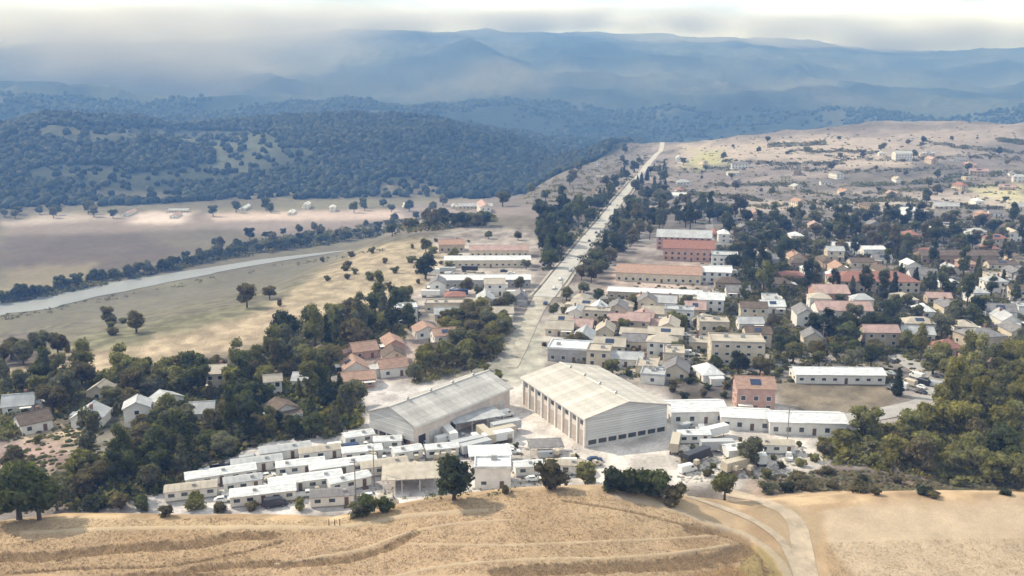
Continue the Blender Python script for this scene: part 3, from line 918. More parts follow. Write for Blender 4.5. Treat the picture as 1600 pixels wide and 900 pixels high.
    if name == 'house' and rng2.random() < .35:
        b = MB(); b.box(rng2.choice([-.28, .28]) * w, -d / 2 - 1.1, 2.55, w * .38, 2.1, .14)
        for sx in (-1, 1): b.box(rng2.choice([-.28, .28]) * w * 0 + b.v[0][0] + w * .19 + sx * w * .17, -d / 2 - 2.0, -.3, .14, .14, 2.84)
        b.obj('porch', WALLS['white'], t)
    if kind == 'flat' and name == 'house':
        b = MB(); b.tube((w * .25, d * .2, h + .26), (w * .25, d * .2, h + 1.5), .55, .55, 10); b.obj('water_tank', vent, ro)
    if kind != 'flat' and rng2.random() < .22 and name == 'house':
        sl_ = rh / (d / 2) if kind == 'gable' else (rh / (d / 2 + .45))
        y0, y1 = -d * .38, -d * .14; zf = lambda yy: (h + rh + .12 + sl_ * yy + .16) if kind == 'gable' else (h + rh + sl_ * yy + .12)
        b = MB(); b.slab([(-w * .14, y0, zf(y0)), (w * .14, y0, zf(y0)), (w * .14, y1, zf(y1)), (-w * .14, y1, zf(y1))], .06); b.obj('solar_panel', solar, ro)
    if wins:
        fm, pm = win_mesh(ww, wh)
        def put(x, y, z, a):
            wo_ = obj_of('window', fm, t, (x, y, z), a)
            if sub: obj_of('pane', pm, wo_)
            else:
                wo_.data = pm
        nfl = max(1, int(h // 3.0))
        for fl in range(nfl):
            zc = 1.65 + fl * 3.0 if h > 2.6 else h * .55
            n = max(2, int(w // 3.6))
            for k in range(n):
                x = -w / 2 + w * (k + .5) / n
                if not (door and fl == 0 and k == n // 2):
                    put(x, -d / 2 - .02, zc, 0)
            n = max(1, int(d // 4.2))
            for k in range(n):
                y = -d / 2 + d * (k + .5) / n
                put(w / 2 + .02, y, zc, math.pi / 2); put(-w / 2 - .02, y, zc, -math.pi / 2)
    if door:
        n = max(2, int(w // 3.6)); k = n // 2
        b = MB(); b.box(-w / 2 + w * (k + .5) / n, -d / 2 - .05, 0.0, 1.1, .12, 2.15)
        b.obj('door', dooroak, t)
    return t

# -------- the two big barns
roofsheet = mat('barn_roof_sheet', (0.60, 0.56, 0.50), 0.75, 0.16, 0.35, 0.25, 2, rnd=0.12, stretch=(1, .3, 1))
roofsheet2 = mat('old_barn_roof_sheet', (0.52, 0.50, 0.47), 0.75, 0.2, 0.35, 0.25, 2, rnd=0.16, stretch=(1, .3, 1))
facade = mat('barn_facade', (0.68, 0.60, 0.54), 0.85, 0.12, 0.4, 0.15, 3)
cladm = mat('barn_cladding', (0.58, 0.58, 0.57), 0.6, 0.15, 0.4, 0.15, 2, rnd=0.10, stretch=(.3, 1, 3))
bayd = mat('bay_shutter', (0.50, 0.42, 0.37), 0.7, 0.15, 0.6, rnd=0.15)
darkop = mat('dark_opening', (0.05, 0.045, 0.045), 0.9, 0.2, 0.5)
def big_barn(name, corner, rz, W_, Lg, h, rh, sheet, label, named, bays_left, npan, gable_clad=True):
    """corner = near corner; local x runs along the gable end (width W_), local y runs back along the length"""
    t = empty(name, corner, rz, 'barn', None, label, None, named=named)
    m = MB(); m.box(W_ / 2, Lg / 2, -1.5, W_, Lg, h + 1.5)
    for y0, sgn in ((0, 1), (Lg, -1)):
        y1 = y0 + sgn * .3
        a = [(0, y0, h), (W_, y0, h), (W_ / 2, y0, h + rh - .12), (0, y1, h), (W_, y1, h), (W_ / 2, y1, h + rh - .12)]
        m.add(a, [(0, 1, 2) if sgn > 0 else (1, 0, 2), (4, 3, 5), (0, 2, 5, 3), (1, 4, 5, 2)])
    m.obj('wall', facade, t)
    ro = MB(); ro.box(W_ / 2, Lg / 2, h + rh + .05, .7, Lg + 1.6, .18)
    rob = ro.obj('roof', sheet, t)
    s = rh / (W_ / 2); o = .8
    pw = (Lg + 1.4) / npan
    p1 = MB(); p1.slab([(-o, 0.03, h - o * s + .16), (-o, pw - .03, h - o * s + .16), (W_ / 2 - .05, pw - .03, h + rh + .1), (W_ / 2 - .05, 0.03, h + rh + .1)], -.12)
    for k in range(3): 
        yy = pw * (k + .5) / 3
        p1.slab([(-o, yy - .06, h - o * s + .19), (-o, yy + .06, h - o * s + .19), (W_ / 2 - .05, yy + .06, h + rh + .13), (W_ / 2 - .05, yy - .06, h + rh + .13)], -.1)
    pm1 = p1.mesh('roof_panel', [sheet])
    p2 = MB(); p2.v = [(W_ - a, b, c) for a, b, c in p1.v]; p2.f = [tuple(reversed(f)) for f in p1.f]; p2.m = p1.m
    pm2 = p2.mesh('roof_panel', [sheet])
    rng = random.Random(int(W_))
    for k in range(npan):
        for pm in (pm1, pm2):
            obj_of('roof_panel', pm, rob, (0, -.7 + k * pw, rng.uniform(-.02, .03)))
    vb = MB(); vb.tube((0, 0, 0), (0, 0, .7), .35, .35, 10); vb.tube((0, 0, .7), (0, 0, 1.0), .6, .25, 10); vbm = vb.mesh('roof_vent', [vent])
    for k in range(4): obj_of('roof_vent', vbm, rob, (W_ / 2, Lg * (k + .7) / 4.4, h + rh + .12))
    # fascia along the sunlit eave and the gable
    f = MB(); f.box(-o, Lg / 2, h - o * s - .45, .12, Lg + 1.5, .5); f.box(W_ + o, Lg / 2, h - o * s - .45, .12, Lg + 1.5, .5)
    f.obj('fascia', white, t)
    if bays_left:
        n = bays_left; bw = Lg / n
        pil = MB(); pil.box(-.25, 0, -1, .5, .8, h + .3); pilm = pil.mesh('pilaster', [white])
        dr = MB(); dr.box(-.06, 0, 0, .14, bw * .55, h * .52)
        for j in range(6): dr.box(-.16, 0, .3 + j * h * .08, .06, bw * .5, .25)
        drm = dr.mesh('bay_door', [bayd])
        up = MB(); up.box(-.06, 0, h * .7, .14, bw * .4, h * .12); upm = up.mesh('window', [glass])
        for k in range(n + 1): obj_of('pilaster', pilm, t, (0, min(max(k * bw, .4), Lg - .4), 0))
        for k in range(n):
            obj_of('bay_door', drm, t, (0, (k + .5) * bw, 0)); obj_of('window', upm, t, (0, (k + .5) * bw, 0))
    if gable_clad:
        n = int(h / .75)
        b = MB(); b.box(W_ / 2, -.09, 0.04, W_ - .3, .14, .66)
        bm = b.mesh('cladding_board', [cladm])
        for k in range(n):
            if k in (1, 2): continue
            obj_of('cladding_board', bm, t, (0, rng.uniform(-.03, .0), k * .75))
        for xx in np.arange(2.2, W_ - 1.5, 3.4):
            b = MB(); b.box(xx, -.06, .85, 2.6, .12, 1.3); b.obj('window', glass, t)
        # gable triangle boards
        k = 0; z = n * .75
        while z < h + rh - .5:
            ww_ = W_ * max(0.05, (h + rh - z - .6) / rh) if z > h - .5 else W_
            ww_ = min(ww_, W_ - .3)
            b = MB(); b.box(W_ / 2, -.09, z + .04, ww_, .14, .55); b.obj('cladding_board', cladm, t); z += .68
    return t
R1 = Vector((0.91, 0.42))
cx, cy = flat(915, 700, 0)
rz1 = math.atan2(0.42, 0.91)
big_barn('barn', (cx, cy, Hs(cx, cy)), rz1, 28, 42, 9.3, 3.0, roofsheet, 'big barn with pale beige roof, sunlit pilastered side and grey clad end', 'the pilastered barn', 9, 15)
for a in range(-1, 30, 5):
    for b in range(-1, 44, 5):
        OCC.append((cx + .91 * a - .42 * b, cy + .42 * a + .91 * b, 4))
cx2, cy2 = flat(648, 702, 0)
rz2 = math.atan2(-.62, .78) 
# long axis runs along (.62,.78): local y; local x = (.78,-.62); the near corner is the right end of the gable
gx, gy = cx2 - .78 * 19, cy2 + .62 * 19
big_barn('barn', (gx, gy, Hs(gx, gy)), rz2, 19, 44, 7.4, 3.6, roofsheet2, 'long low barn with weathered grey roof, one side in shade', 'the grey roofed barn', 0, 16)
tb = THINGS[-1]['o']
for k in range(9):
    b = MB(); b.box(19.06, 3 + k * 4.6, .6, .14, 2.8, 3.0); b.obj('bay_door', darkop if k % 3 == 0 else cladm, tb)
for a in range(0, 20, 5):
    for b in range(0, 46, 5):
        OCC.append((gx + .78 * a + .62 * b, gy - .62 * a + .78 * b, 4))

def occ(x, y, w, d, rz):
    n = max(1, int(max(w, d) / 6)); 
    for k in range(n + 1):
        t_ = (k / n - .5) * max(w, d) * .8
        ax = (math.cos(rz), math.sin(rz)) if w >= d else (-math.sin(rz), math.cos(rz))
        OCC.append((x + ax[0] * t_, y + ax[1] * t_, min(w, d) * .55))
def place(px, py, w, d, h, rh, rz, *a, **k):
    """px,py: base of the near wall's middle in the photograph"""
    x, y, z = hit(px, py)
    c, s_ = math.cos(rz), math.sin(rz)
    x -= s_ * d / 2; y += c * d / 2
    occ(x, y, w, d, rz)
    return house((x, y, Hs(x, y)), w, d, h, rh, rz, *a, **k)
G = ROADDIR - math.pi / 2            # the town grid: local y runs along the road
def mpp(px, py):                     # metres per photo pixel there
    x, y, z = hit(px, py)
    return ((y * CP + (CAMZ - z) * SP)) / FPX
BIG = [
 # px, py(base), width px, depth m, h, rh, rz, wall, roof, kind, name, cat, label, landmark phrase
 (1068, 392, 84, 16, 9, 4, G, 'pink', 'pale grey', 'gable', 'hall', 'hall', 'tall pink hall with pale grey gable roof in mid town', 'the tall pink hall'),
 (1075, 408, 78, 15, 8, 4, G, 'pink', 'red', 'gable', 'hall', 'hall', 'pink walled hall with red tile roof in front of the grey gabled one', 'the red roofed hall'),
 (1028, 442, 132, 20, 5, 3.0, G, 'cream', 'terracotta', 'gable', 'long_house', 'building', 'wide low cream building with a terracotta roof by the main road', 'the wide terracotta building'),
 (1022, 470, 145, 10, 4, 1.2, G, 'beige', 'white', 'gable', 'shed', 'shed', 'long white roofed shed in front of the terracotta building', 'the long white shed'),
 (1132, 418, 40, 14, 7, 0, G, 'white', 'pale grey', 'flat', 'office_building', 'building', 'white flat roofed block beside the red roofed hall', 'the white flat block'),
 (1118, 442, 46, 12, 6, 2, G, 'white', 'white', 'gable', 'building', 'building', 'white gabled building with bright roof right of the terracotta building', 'the bright gabled building'),
 (1370, 458, 130, 18, 6, 4.0, G * .3, 'cream', 'red', 'hip', 'school', 'building', 'broad low building with faded red hipped roof', 'the broad red hipped roof'),
 (1300, 474, 52, 14, 5, 3, G * .3, 'pink', 'pink', 'gable', 'house', 'house', 'pink house with faded pink gable roof left of the broad red one', 'the faded pink house'),
 (1320, 502, 84, 12, 5, 3, G * .3, 'white', 'pink', 'gable', 'building', 'building', 'white walled building with pink roof, row of dark trees before it', 'the white pink building'),
 (1152, 572, 82, 12, 9, 0, G * .5, 'cream', 'beige', 'flat', 'building', 'building', 'cream two storey block with blank square front', 'the cream square block'),
 (1115, 530, 46, 10, 7, 0, G * .5, 'cream', 'beige', 'flat', 'building', 'building', 'small cream flat roofed block behind the square one', 'the small cream block'),
 (1313, 600, 138, 9, 3.4, 1.4, -.03, 'white', 'white', 'gable', 'shed', 'shed', 'long bright white shed above the bare brown plot', 'the bright white shed'),
 (1180, 644, 58, 10, 8, 2.5, G * .5, 'pink', 'terracotta', 'gable', 'house', 'house', 'salmon pink tall house above the white roofs', 'the salmon house'),
 (1092, 662, 88, 11, 4, 1.6, .06, 'white', 'white', 'gable', 'workshop', 'workshop', 'white roofed workshop right behind the pilastered barn', 'the white workshop'),
 (1165, 672, 76, 9, 4, 1.2, -.14, 'white', 'white', 'gable', 'workshop', 'workshop', 'white roofed middle workshop of the row of three', 'the middle workshop'),
 (1262, 680, 118, 10, 4, 1.4, -.07, 'white', 'white', 'gable', 'workshop', 'workshop', 'longest white roofed workshop beside the olive trees', 'the longest workshop'),
 (888, 566, 66, 12, 5, 0, G, 'grey', 'white', 'flat', 'warehouse', 'warehouse', 'pale blue grey warehouse with white flat roof behind the pilastered barn', 'the white topped warehouse'),
 (934, 574, 36, 10, 6, 0, G, 'cream', 'beige', 'flat', 'building', 'building', 'cream narrow block beside the white topped warehouse', 'the narrow cream block'),
 (762, 418, 134, 10, 4.5, 1.8, .02, 'cream', 'white', 'gable', 'shed', 'shed', 'long white roofed shed left of the road, farther of two', 'the far white shed'),
 (756, 450, 146, 12, 4.5, 1.6, .03, 'grey', 'white', 'gable', 'shed', 'shed', 'long white roofed shed left of the road, nearer of two', 'the near white shed'),
 (780, 402, 92, 10, 4.5, 2.5, .02, 'cream', 'pink', 'gable', 'building', 'building', 'pale building with faded pink roof behind the long white sheds', 'the pale pink building'),
 (706, 394, 40, 12, 5, 2.5, .1, 'beige', 'terracotta', 'gable', 'house', 'house', 'house with orange terracotta roof standing at the edge of the slope', 'the orange roofed house'),
 (696, 488, 64, 8, 4, 0, .04, 'cream', 'beige', 'flat', 'building', 'building', 'low blank cream building by the street left of the road', 'the blank cream building'),
 (636, 508, 34, 9, 7.5, 0, .2, 'white', 'white', 'flat', 'house', 'house', 'white cubic house among dark trees', 'the white cubic house'),
 (770, 764, 56, 7, 5.6, 0, .02, 'white', 'white', 'flat', 'building', 'building', 'white box building with plain front near the round dark oak', 'the white box building'),
 (428, 622, 26, 5, 6, 1.6, .3, 'white', 'beige', 'gable', 'cottage', 'cottage', 'narrow white cottage in the left hand wood', 'the white wood cottage'),
 (1366, 402, 34, 10, 5, 1.5, 0, 'white', 'white', 'gable', 'house', 'house', 'small bright house among the tall dark trees', 'the small bright house'),
 (1500, 412, 120, 12, 5, 2.5, 0, 'tan', 'brown', 'gable', 'building', 'building', 'long dark brown roofed building among the trees', 'the long brown building'),
 (1412, 252, 26, 14, 10, 3, 0, 'white', 'pale grey', 'gable', 'farmhouse', 'farmhouse', 'tall white farmhouse on the far dry ridge', 'the ridge farmhouse'),
 (1545, 545, 60, 12, 5, 2.4, .2, 'beige', 'grey', 'hip', 'house', 'house', 'grey hip roofed house near the olive wood', 'the grey hipped house'),
]
for (px, py, wp, d, h, rh, rz, wa, ro, kd, nm, cat, lab, ln) in BIG:
    w = wp * mpp(px, py)
    blank = nm == 'shed' or 'blank' in lab or 'plain' in lab
    place(px, py, w, d, h, rh, rz, wa, ro, kd, name=nm, cat=cat, label=lab, named=ln, chim=nm in ('house', 'farmhouse', 'cottage'),
          wins=True, wh=1.0 if blank else 1.5, ww=1.4, sub=py > 430, door=True)

# -------- mobile homes and long white sheds in the yard
def mobile_home(px, py, ln, wd, rz, roof, look, label=None):
    x, y, z = hit(px, py)
    t = empty('mobile_home', (x, y, z), rz, 'mobile home', 'mobile homes in the near yard', label, look)
    occ(x, y, ln, wd, rz)
    b = MB(); b.box(0, 0, .5, ln, wd, 2.5); b.obj('wall', WALLS[look[2]] if len(look) > 2 else white, t)
    s = MB(); s.box(0, 0, -.6, ln - .3, wd - .3, 1.1); s.obj('skirt', WALLS['grey'], t)
    r = MB()
    for sy in (-1, 1):
        q = [(-ln / 2 - .25, sy * (wd / 2 + .25), 3.0), (ln / 2 + .25, sy * (wd / 2 + .25), 3.0), (ln / 2 + .25, 0, 3.75), (-ln / 2 - .25, 0, 3.75)]
        if sy > 0: q = [q[1], q[0], q[3], q[2]]
        r.slab(q, .12)
    for sx in (-1, 1):
        r.add([(sx * ln / 2, -wd / 2, 2.98), (sx * ln / 2, wd / 2, 2.98), (sx * ln / 2, 0, 3.62)], [(0, 1, 2)])
    ro = r.obj('roof', ROOFS[roof], t)
    n = int(ln / 1.5)
    sm = MB(); sm.slab([(-.05, -wd / 2 - .25, 3.06), (.05, -wd / 2 - .25, 3.06), (.05, 0, 3.82), (-.05, 0, 3.82)], .1)
    sm.slab([(.05, wd / 2 + .25, 3.06), (-.05, wd / 2 + .25, 3.06), (-.05, 0, 3.82), (.05, 0, 3.82)], .1)
    smm = sm.mesh('roof_seam', [ROOFS[roof]])
    for k in range(n): obj_of('roof_seam', smm, ro, (-ln / 2 + (k + .5) * ln / n, 0, 0))
    rng = random.Random(int(px))
    v = MB(); v.box(rng.uniform(-.3, .3) * ln, -.9, 3.3, .9, .7, .7); v.obj('roof_vent', vent, ro)
    fm, pm = win_mesh(1.5, 1.0)
    for k in range(int(ln / 3)):
        for sy in (-1, 1):
            if k == 2 and sy < 0: continue
            w_ = obj_of('window', fm, t, (-ln / 2 + (k + .5) * ln / int(ln / 3), sy * (wd / 2 + .02), 1.9), 0 if sy < 0 else math.pi)
            obj_of('pane', pm, w_)
    d_ = MB(); d_.box(-ln / 2 + 2.5 * ln / int(ln / 3), -wd / 2 - .04, .55, 1.0, .1, 2.0); d_.box(-ln / 2 + 2.5 * ln / int(ln / 3), -wd / 2 - .6, -.2, 1.4, 1.0, .7)
    d_.obj('door', dooroak, t)
    return t
MH = [  # px, py, length, width, rz, roof, look
 (346, 752, 21, 5.0, .40, 'white'), (300, 776, 17, 4.6, .22, 'beige'), (402, 734, 17, 4.6, .52, 'pale grey'), (446, 714, 16, 5.2, .45, 'pale grey'),
 (412, 782, 19, 5.2, .20, 'white'), (478, 762, 22, 5.0, .30, 'white'), (470, 738, 16, 4.6, .42, 'white'), (536, 738, 20, 5.2, .46, 'white'),
 (500, 716, 13, 4.4, .5, 'beige'), (566, 716, 13, 4.6, .42, 'white'), (560, 692, 11, 4.5, .5, 'white'), (520, 786, 15, 5.0, .02, 'grey'), (600, 738, 14, 5.0, .5, 'beige'),
 (380, 764, 13, 4.2, .36, 'pale grey'), (545, 762, 12, 4.2, .3, 'white'), (606, 700, 10, 4.2, .3, 'white'), (690, 712, 12, 4.2, .4, 'white'), (636, 716, 11, 4.2, .35, 'white'), (826, 740, 11, 4.2, .1, 'white'), (884, 738, 12, 4.2, .05, 'beige'), (1082, 690, 12, 4.4, .1, 'white'), (1210, 706, 13, 4.4, -.1, 'beige'), (1150, 712, 10, 4.2, .3, 'white'),
]
rngm = random.Random(12)
for px, py, ln, wd, rz, rf in MH:
    rz += rngm.uniform(-.2, .2); ln *= rngm.uniform(.7, .92)
    mobile_home(px, py, ln, wd, rz, rf, ('long' if ln > 18 else ('short' if ln < 14 else 'mid length'), '%s roofed mobile home' % rf))
# a large pale canopy roof in the middle of the yard, on posts
def canopy(px, py, w, d, h, rz, roofm, label, named, name='canopy'):
    x, y, z = hit(px, py); t = empty(name, (x, y, z), rz, 'canopy', None, label, None, named=named); occ(x, y, w, d, rz)
    r = MB(); r.box(0, 0, h, w, d, .2); r.box(0, 0, h + .2, w * .96, d * .9, .25, taper=.3, tx=.8)
    ro = r.obj('roof', roofm, t)
    sm = MB(); sm.box(0, 0, h + .2, .14, d - .1, .16); smm = sm.mesh('roof_seam', [roofm])
    for k in range(int(w / 2.5)): obj_of('roof_seam', smm, ro, (-w / 2 + (k + .5) * 2.5, 0, 0))
    ps = MB(); ps.tube((0, 0, -.8), (0, 0, h), .12, .12, 8); pm = ps.mesh('post', [white])
    for k in range(4):
        for sy in (-1, 1): obj_of('post', pm, t, ((-.46 + k * .307) * w, sy * d * .44, 0))
    return t
canopy(642, 756, 15, 11, 3.6, .12, ROOFS['beige'], 'wide cream canopy roof on white posts in the yard', 'the cream canopy')
canopy(765, 722, 12, 8, 3.4, .1, ROOFS['white'], 'white canopy roof behind the white box building', 'the white canopy')
canopy(852, 708, 10, 7, 3.0, .1, ROOFS['grey'], 'low grey canopy roof in front of the pilastered barn', 'the grey canopy')
canopy(742, 668, 17, 9, 4.0, .45, ROOFS['pale grey'], 'pale grey canopy roof between the two big barns', 'the pale grey canopy')

# -------- ordinary houses of the town
HSTYLES = [('white', 'grey', 'gable'), ('white', 'white', 'hip'), ('cream', 'pale grey', 'gable'), ('cream', 'brown', 'gable'), ('white', 'pale grey', 'hip'), ('beige', 'red', 'hip'), ('cream', 'terracotta', 'gable'),
           ('grey', 'grey', 'gable'), ('tan', 'brown', 'hip'), ('white', 'white', 'gable'), ('pink', 'terracotta', 'hip'), ('cream', 'beige', 'flat'), ('beige', 'pink', 'gable'), ('white', 'beige', 'gable')]
def scatter_px(poly, n, mind, seed, cb, tries=14):
    rng = random.Random(seed)
    xs = [p[0] for p in poly]; ys = [p[1] for p in poly]
    pa = np.array(poly)
    made = 0
    for _ in range(n * tries):
        if made >= n: break
        px, py = rng.uniform(min(xs), max(xs)), rng.uniform(min(ys), max(ys))
        if not inpoly(np.array([px]), np.array([py]), poly)[0]: continue
        x, y, z = hit(px, py)
        m_ = mind(rng) if callable(mind) else mind
        if not free(x, y, m_) or not road_clear(x, y): continue
        cb(rng, px, py, x, y, z); OCC.append((x, y, m_)); made += 1
    return made
def mk_house(rz0, jit, smin, smax, group, styles=None):
    def f(rng, px, py, x, y, z):
        wa, ro, kd = rng.choice(styles or HSTYLES)
        w = rng.uniform(smin, smax); d = rng.uniform(7, 9.5); h = rng.choice([3.2, 3.2, 3.6, 6.2])
        rz = rz0 + rng.choice([0, math.pi / 2]) + rng.uniform(-jit, jit)
        if math.cos(rz) < 0: rz += math.pi
        two = 'two storey ' if h > 5 else ''
        far_ = y > 620
        house((x, y, z), w, d, h, rng.uniform(1.8, 2.8), rz, wa, ro, kd, wins=True, sub=not far_, group=group, chim=rng.random() < .4,
              look=('wide' if w > (smin + smax) / 2 else 'narrow', '%s%s house with %s %s roof' % (two, wa, ro, {'gable': 'gable', 'hip': 'hip', 'flat': 'flat'}[kd])))
    return f
NEAR = [('white', 'pale grey', 'gable'), ('cream', 'beige', 'flat'), ('white', 'white', 'gable'), ('cream', 'beige', 'gable'), ('white', 'beige', 'hip'), ('beige', 'pink', 'gable'), ('cream', 'grey', 'gable'), ('white', 'pale grey', 'flat')]
scatter_px([(900, 475), (1120, 470), (1110, 515), (1090, 560), (1040, 600), (960, 580), (880, 545), (870, 510)], 54, 5.2, 1, mk_house(G, .05, 9, 14, 'houses of the near town', NEAR))
scatter_px([(1120, 470), (1600, 470), (1600, 545), (1380, 545), (1200, 545), (1120, 530)], 34, 8.5, 2, mk_house(G * .5, .08, 9, 15, 'houses of the near town', NEAR + HSTYLES[:5]))
scatter_px([(1120, 400), (1600, 400), (1600, 470), (1120, 470)], 34, 9.5, 3, mk_house(G * .5, .08, 10, 16, 'houses of the middle town'))
scatter_px([(1050, 330), (1600, 330), (1600, 400), (1130, 400)], 26, 11, 4, mk_house(G * .5, .1, 11, 17, 'houses of the middle town'))
scatter_px([(1060, 240), (1600, 240), (1600, 330), (1060, 330)], 34, 18, 5, mk_house(G * .5, .3, 12, 22, 'houses on the far plain'))
scatter_px([(880, 240), (1000, 235), (960, 300), (870, 330)], 9, 14, 6, mk_house(G, .2, 12, 18, 'houses on the far plain'))
scatter_px([(490, 560), (620, 540), (700, 510), (720, 530), (650, 590), (560, 605)], 17, 6.5, 7, mk_house(.35, .1, 8, 12, 'cottages left of the road', [('pink', 'terracotta', 'gable'), ('cream', 'brown', 'gable'), ('beige', 'pink', 'hip'), ('white', 'terracotta', 'gable')]))
scatter_px([(660, 455), (830, 455), (800, 500), (690, 500)], 7, 8, 8, mk_house(.05, .05, 10, 16, 'cottages left of the road'))
scatter_px([(20, 600), (540, 600), (480, 660), (200, 700), (20, 680)], 10, 6.5, 9, mk_house(.5, .5, 6, 9, 'cottages in the wood', [('white', 'pale grey', 'gable'), ('cream', 'beige', 'gable'), ('white', 'brown', 'gable')]))
scatter_px([(200, 326), (760, 322), (760, 336), (200, 340)], 12, 22, 10, mk_house(.1, .05, 22, 44, 'farm sheds in the valley', [('cream', 'pale grey', 'gable'), ('white', 'pink', 'gable'), ('white', 'white', 'gable')]))
scatter_px([(1030, 560), (1150, 575), (1110, 600), (1050, 598)], 8, 5.5, 11, mk_house(.1, .05, 9, 13, 'houses of the near town'))
scatter_px([(1460, 545), (1600, 540), (1600, 560), (1480, 590)], 6, 8, 12, mk_house(.2, .2, 9, 13, 'houses of the near town'))

# ------------------------------------------------------------------ trees, placed on the ground
def mk_tree(kinds, tones, smin, smax, group):
    def f(rng, px, py, x, y, z):
        k = rng.choice(kinds); s = rng.uniform(smin, smax)
        tree(k, x, y, z, rng.choice(tones), s * (1.0 if k != 'shrub' else 1.2), rng.uniform(.85, 1.15), group=group)
    return f
def tree_at(kind, px, py, tone, s, label=None, sz=None, group=None, seed=None):
    x, y, z = hit(px, py); OCC.append((x, y, 3.5 * s))
    return tree(kind, x, y, z, tone, s, sz, label, group, seed)
tree_at('oak_tree', 709, 781, 'blackish green', 1.05, 'dark round oak standing alone on the edge of the dry hill', .92, seed=1)
THINGS[-1]['named'] = 'the lone dark oak'
tree_at('shrub', 856, 763, 'brown', 2.0, 'brown leafless looking bush beside the white box building', 1.1)
tree_at('shrub', 916, 757, 'olive green', 1.8, 'olive bush behind the crest between two darker ones')
for px, py, s in ((960, 766, 1.7), (984, 769, 1.9), (1008, 772, 1.9), (1032, 776, 1.9)):
    tree_at('shrub', px, py, 'dark green' if px != 960 else 'blackish green', s, group='shrubs along the crest of the dry hill')
tree_at('shrub', 1050, 786, 'brown', 1.7, group='shrubs along the crest of the dry hill')
tree_at('oak_tree', 1132, 782, 'olive green', .72, 'small green oak where the dirt road forks')
THINGS[-1]['named'] = 'the fork oak'
tree_at('oak_tree', 1172, 730, 'grey green', .9, 'thin grey green oak in the stony yard')
tree_at('cypress_tree', 1402, 618, 'blackish green', .95, 'black green cypress in the bend of the curved street')
THINGS[-1]['named'] = 'the bend cypress'
tree_at('oak_tree', 448, 540, 'blackish green', 1.5, 'large dark oak alone on the golden slope')
THINGS[-1]['named'] = 'the slope oak'
tree_at('oak_tree', 665, 436, 'blackish green', 1.5, 'large dark oak left of the long white sheds')
tree_at('cypress_tree', 528, 530, 'dark green', 1.3, 'tall dark cypress behind the cottages')
for px, py, s in ((30, 812, 1.35), (62, 812, 1.1), (-8, 818, 1.2), (5, 785, 1.0)):
    tree_at('oak_tree', px, py, 'dark green', s, group='oaks at the left end of the crest')
for px, py, tn, s in ((395, 796, 'brown', .9), (468, 795, 'olive green', 1.0), (575, 803, 'dark green', 1.4), (560, 806, 'grey green', 1.2), (598, 800, 'dark green', 1.1), (305, 796, 'olive green', 1.5), (345, 800, 'brown', 1.0),
                      (190, 795, 'brown', 1.3), (220, 800, 'dark green', 1.3), (150, 798, 'dark green', 1.5), (260, 806, 'brown', .9), (690, 772, 'dark green', .8), (790, 772, 'brown', .7)):
    tree_at('shrub', px, py, tn, s, group='shrubs along the crest of the dry hill')
for px, py in ((1200, 770), (1228, 768), (1262, 766), (1300, 764), (1342, 770), (1368, 774), (1446, 772), (1458, 776), (1571, 773), (1245, 750), (1290, 742), (1350, 752), (1400, 755)):
    tree_at('shrub', px, py, random.choice(['brown', 'brown', 'grey green', 'blackish green']), random.uniform(.8, 1.5), sz=.7, group='low shrubs beside the pale field')
GR = 'trees of the left wood'
scatter_px([(230, 650), (420, 600), (560, 620), (558, 672), (500, 686), (420, 690), (330, 722), (250, 770), (130, 800), (120, 740), (210, 700)], 92, 3.0, 21,
           mk_tree(['oak_tree'] * 4 + ['cypress_tree', 'eucalyptus_tree'], ['dark green', 'dark green', 'blackish green', 'olive green', 'grey green', 'brown'], .7, 1.15, GR))
scatter_px([(0, 610), (130, 590), (250, 590), (420, 575), (540, 575), (560, 620), (420, 620), (230, 660), (120, 640), (0, 690)], 76, 3.5, 22,
           mk_tree(['oak_tree'] * 3 + ['eucalyptus_tree'], ['dark green', 'olive green', 'olive green', 'grey green', 'brown', 'pale olive'], .8, 1.25, GR))
scatter_px([(0, 690), (60, 690), (40, 740), (130, 760), (120, 800), (0, 800)], 12, 4, 23, mk_tree(['oak_tree', 'shrub'], ['brown', 'grey green', 'olive green'], .6, 1.0, GR))
scatter_px([(430, 520), (560, 490), (650, 470), (660, 520), (600, 545), (500, 570), (420, 580)], 38, 4.2, 24,
           mk_tree(['oak_tree'] * 3 + ['cypress_tree', 'eucalyptus_tree'], ['dark green', 'olive green', 'grey green', 'blackish green', 'brown'], .9, 1.35, 'trees above the cottages'))
scatter_px([(690, 495), (795, 480), (790, 520), (760, 560), (690, 580), (640, 600), (680, 540)], 44, 2.8, 25,
           mk_tree(['oak_tree'], ['olive green', 'yellow green', 'brown', 'brown', 'grey green'], .7, 1.05, 'trees lining the left side of the road'))
scatter_px([(838, 470), (870, 478), (850, 545), (800, 560), (790, 520)], 16, 2.2, 66, mk_tree(['shrub', 'oak_tree'], ['olive green', 'yellow green', 'brown'], .5, .8, 'bushes where the road ends'))
scatter_px([(790, 505), (850, 500), (850, 560), (800, 590), (740, 605), (730, 590)], 18, 2.6, 26,
           mk_tree(['shrub', 'oak_tree'], ['yellow green', 'olive green', 'pale olive'], .5, .8, 'bushes behind the barns'))
GC = 'dark trees lining the far road'
scatter_px([(842, 330), (925, 325), (925, 350), (880, 410), (850, 425), (842, 400)], 34, 4.5, 27, mk_tree(['oak_tree', 'cypress_tree', 'eucalyptus_tree'], ['blackish green', 'dark green'], 1.2, 1.7, GC))
scatter_px([(1000, 285), (1040, 250), (1040, 330), (1000, 370), (930, 420), (915, 410), (960, 350)], 36, 4.5, 28, mk_tree(['oak_tree', 'cypress_tree'], ['blackish green', 'dark green', 'grey green'], 1.1, 1.6, GC))
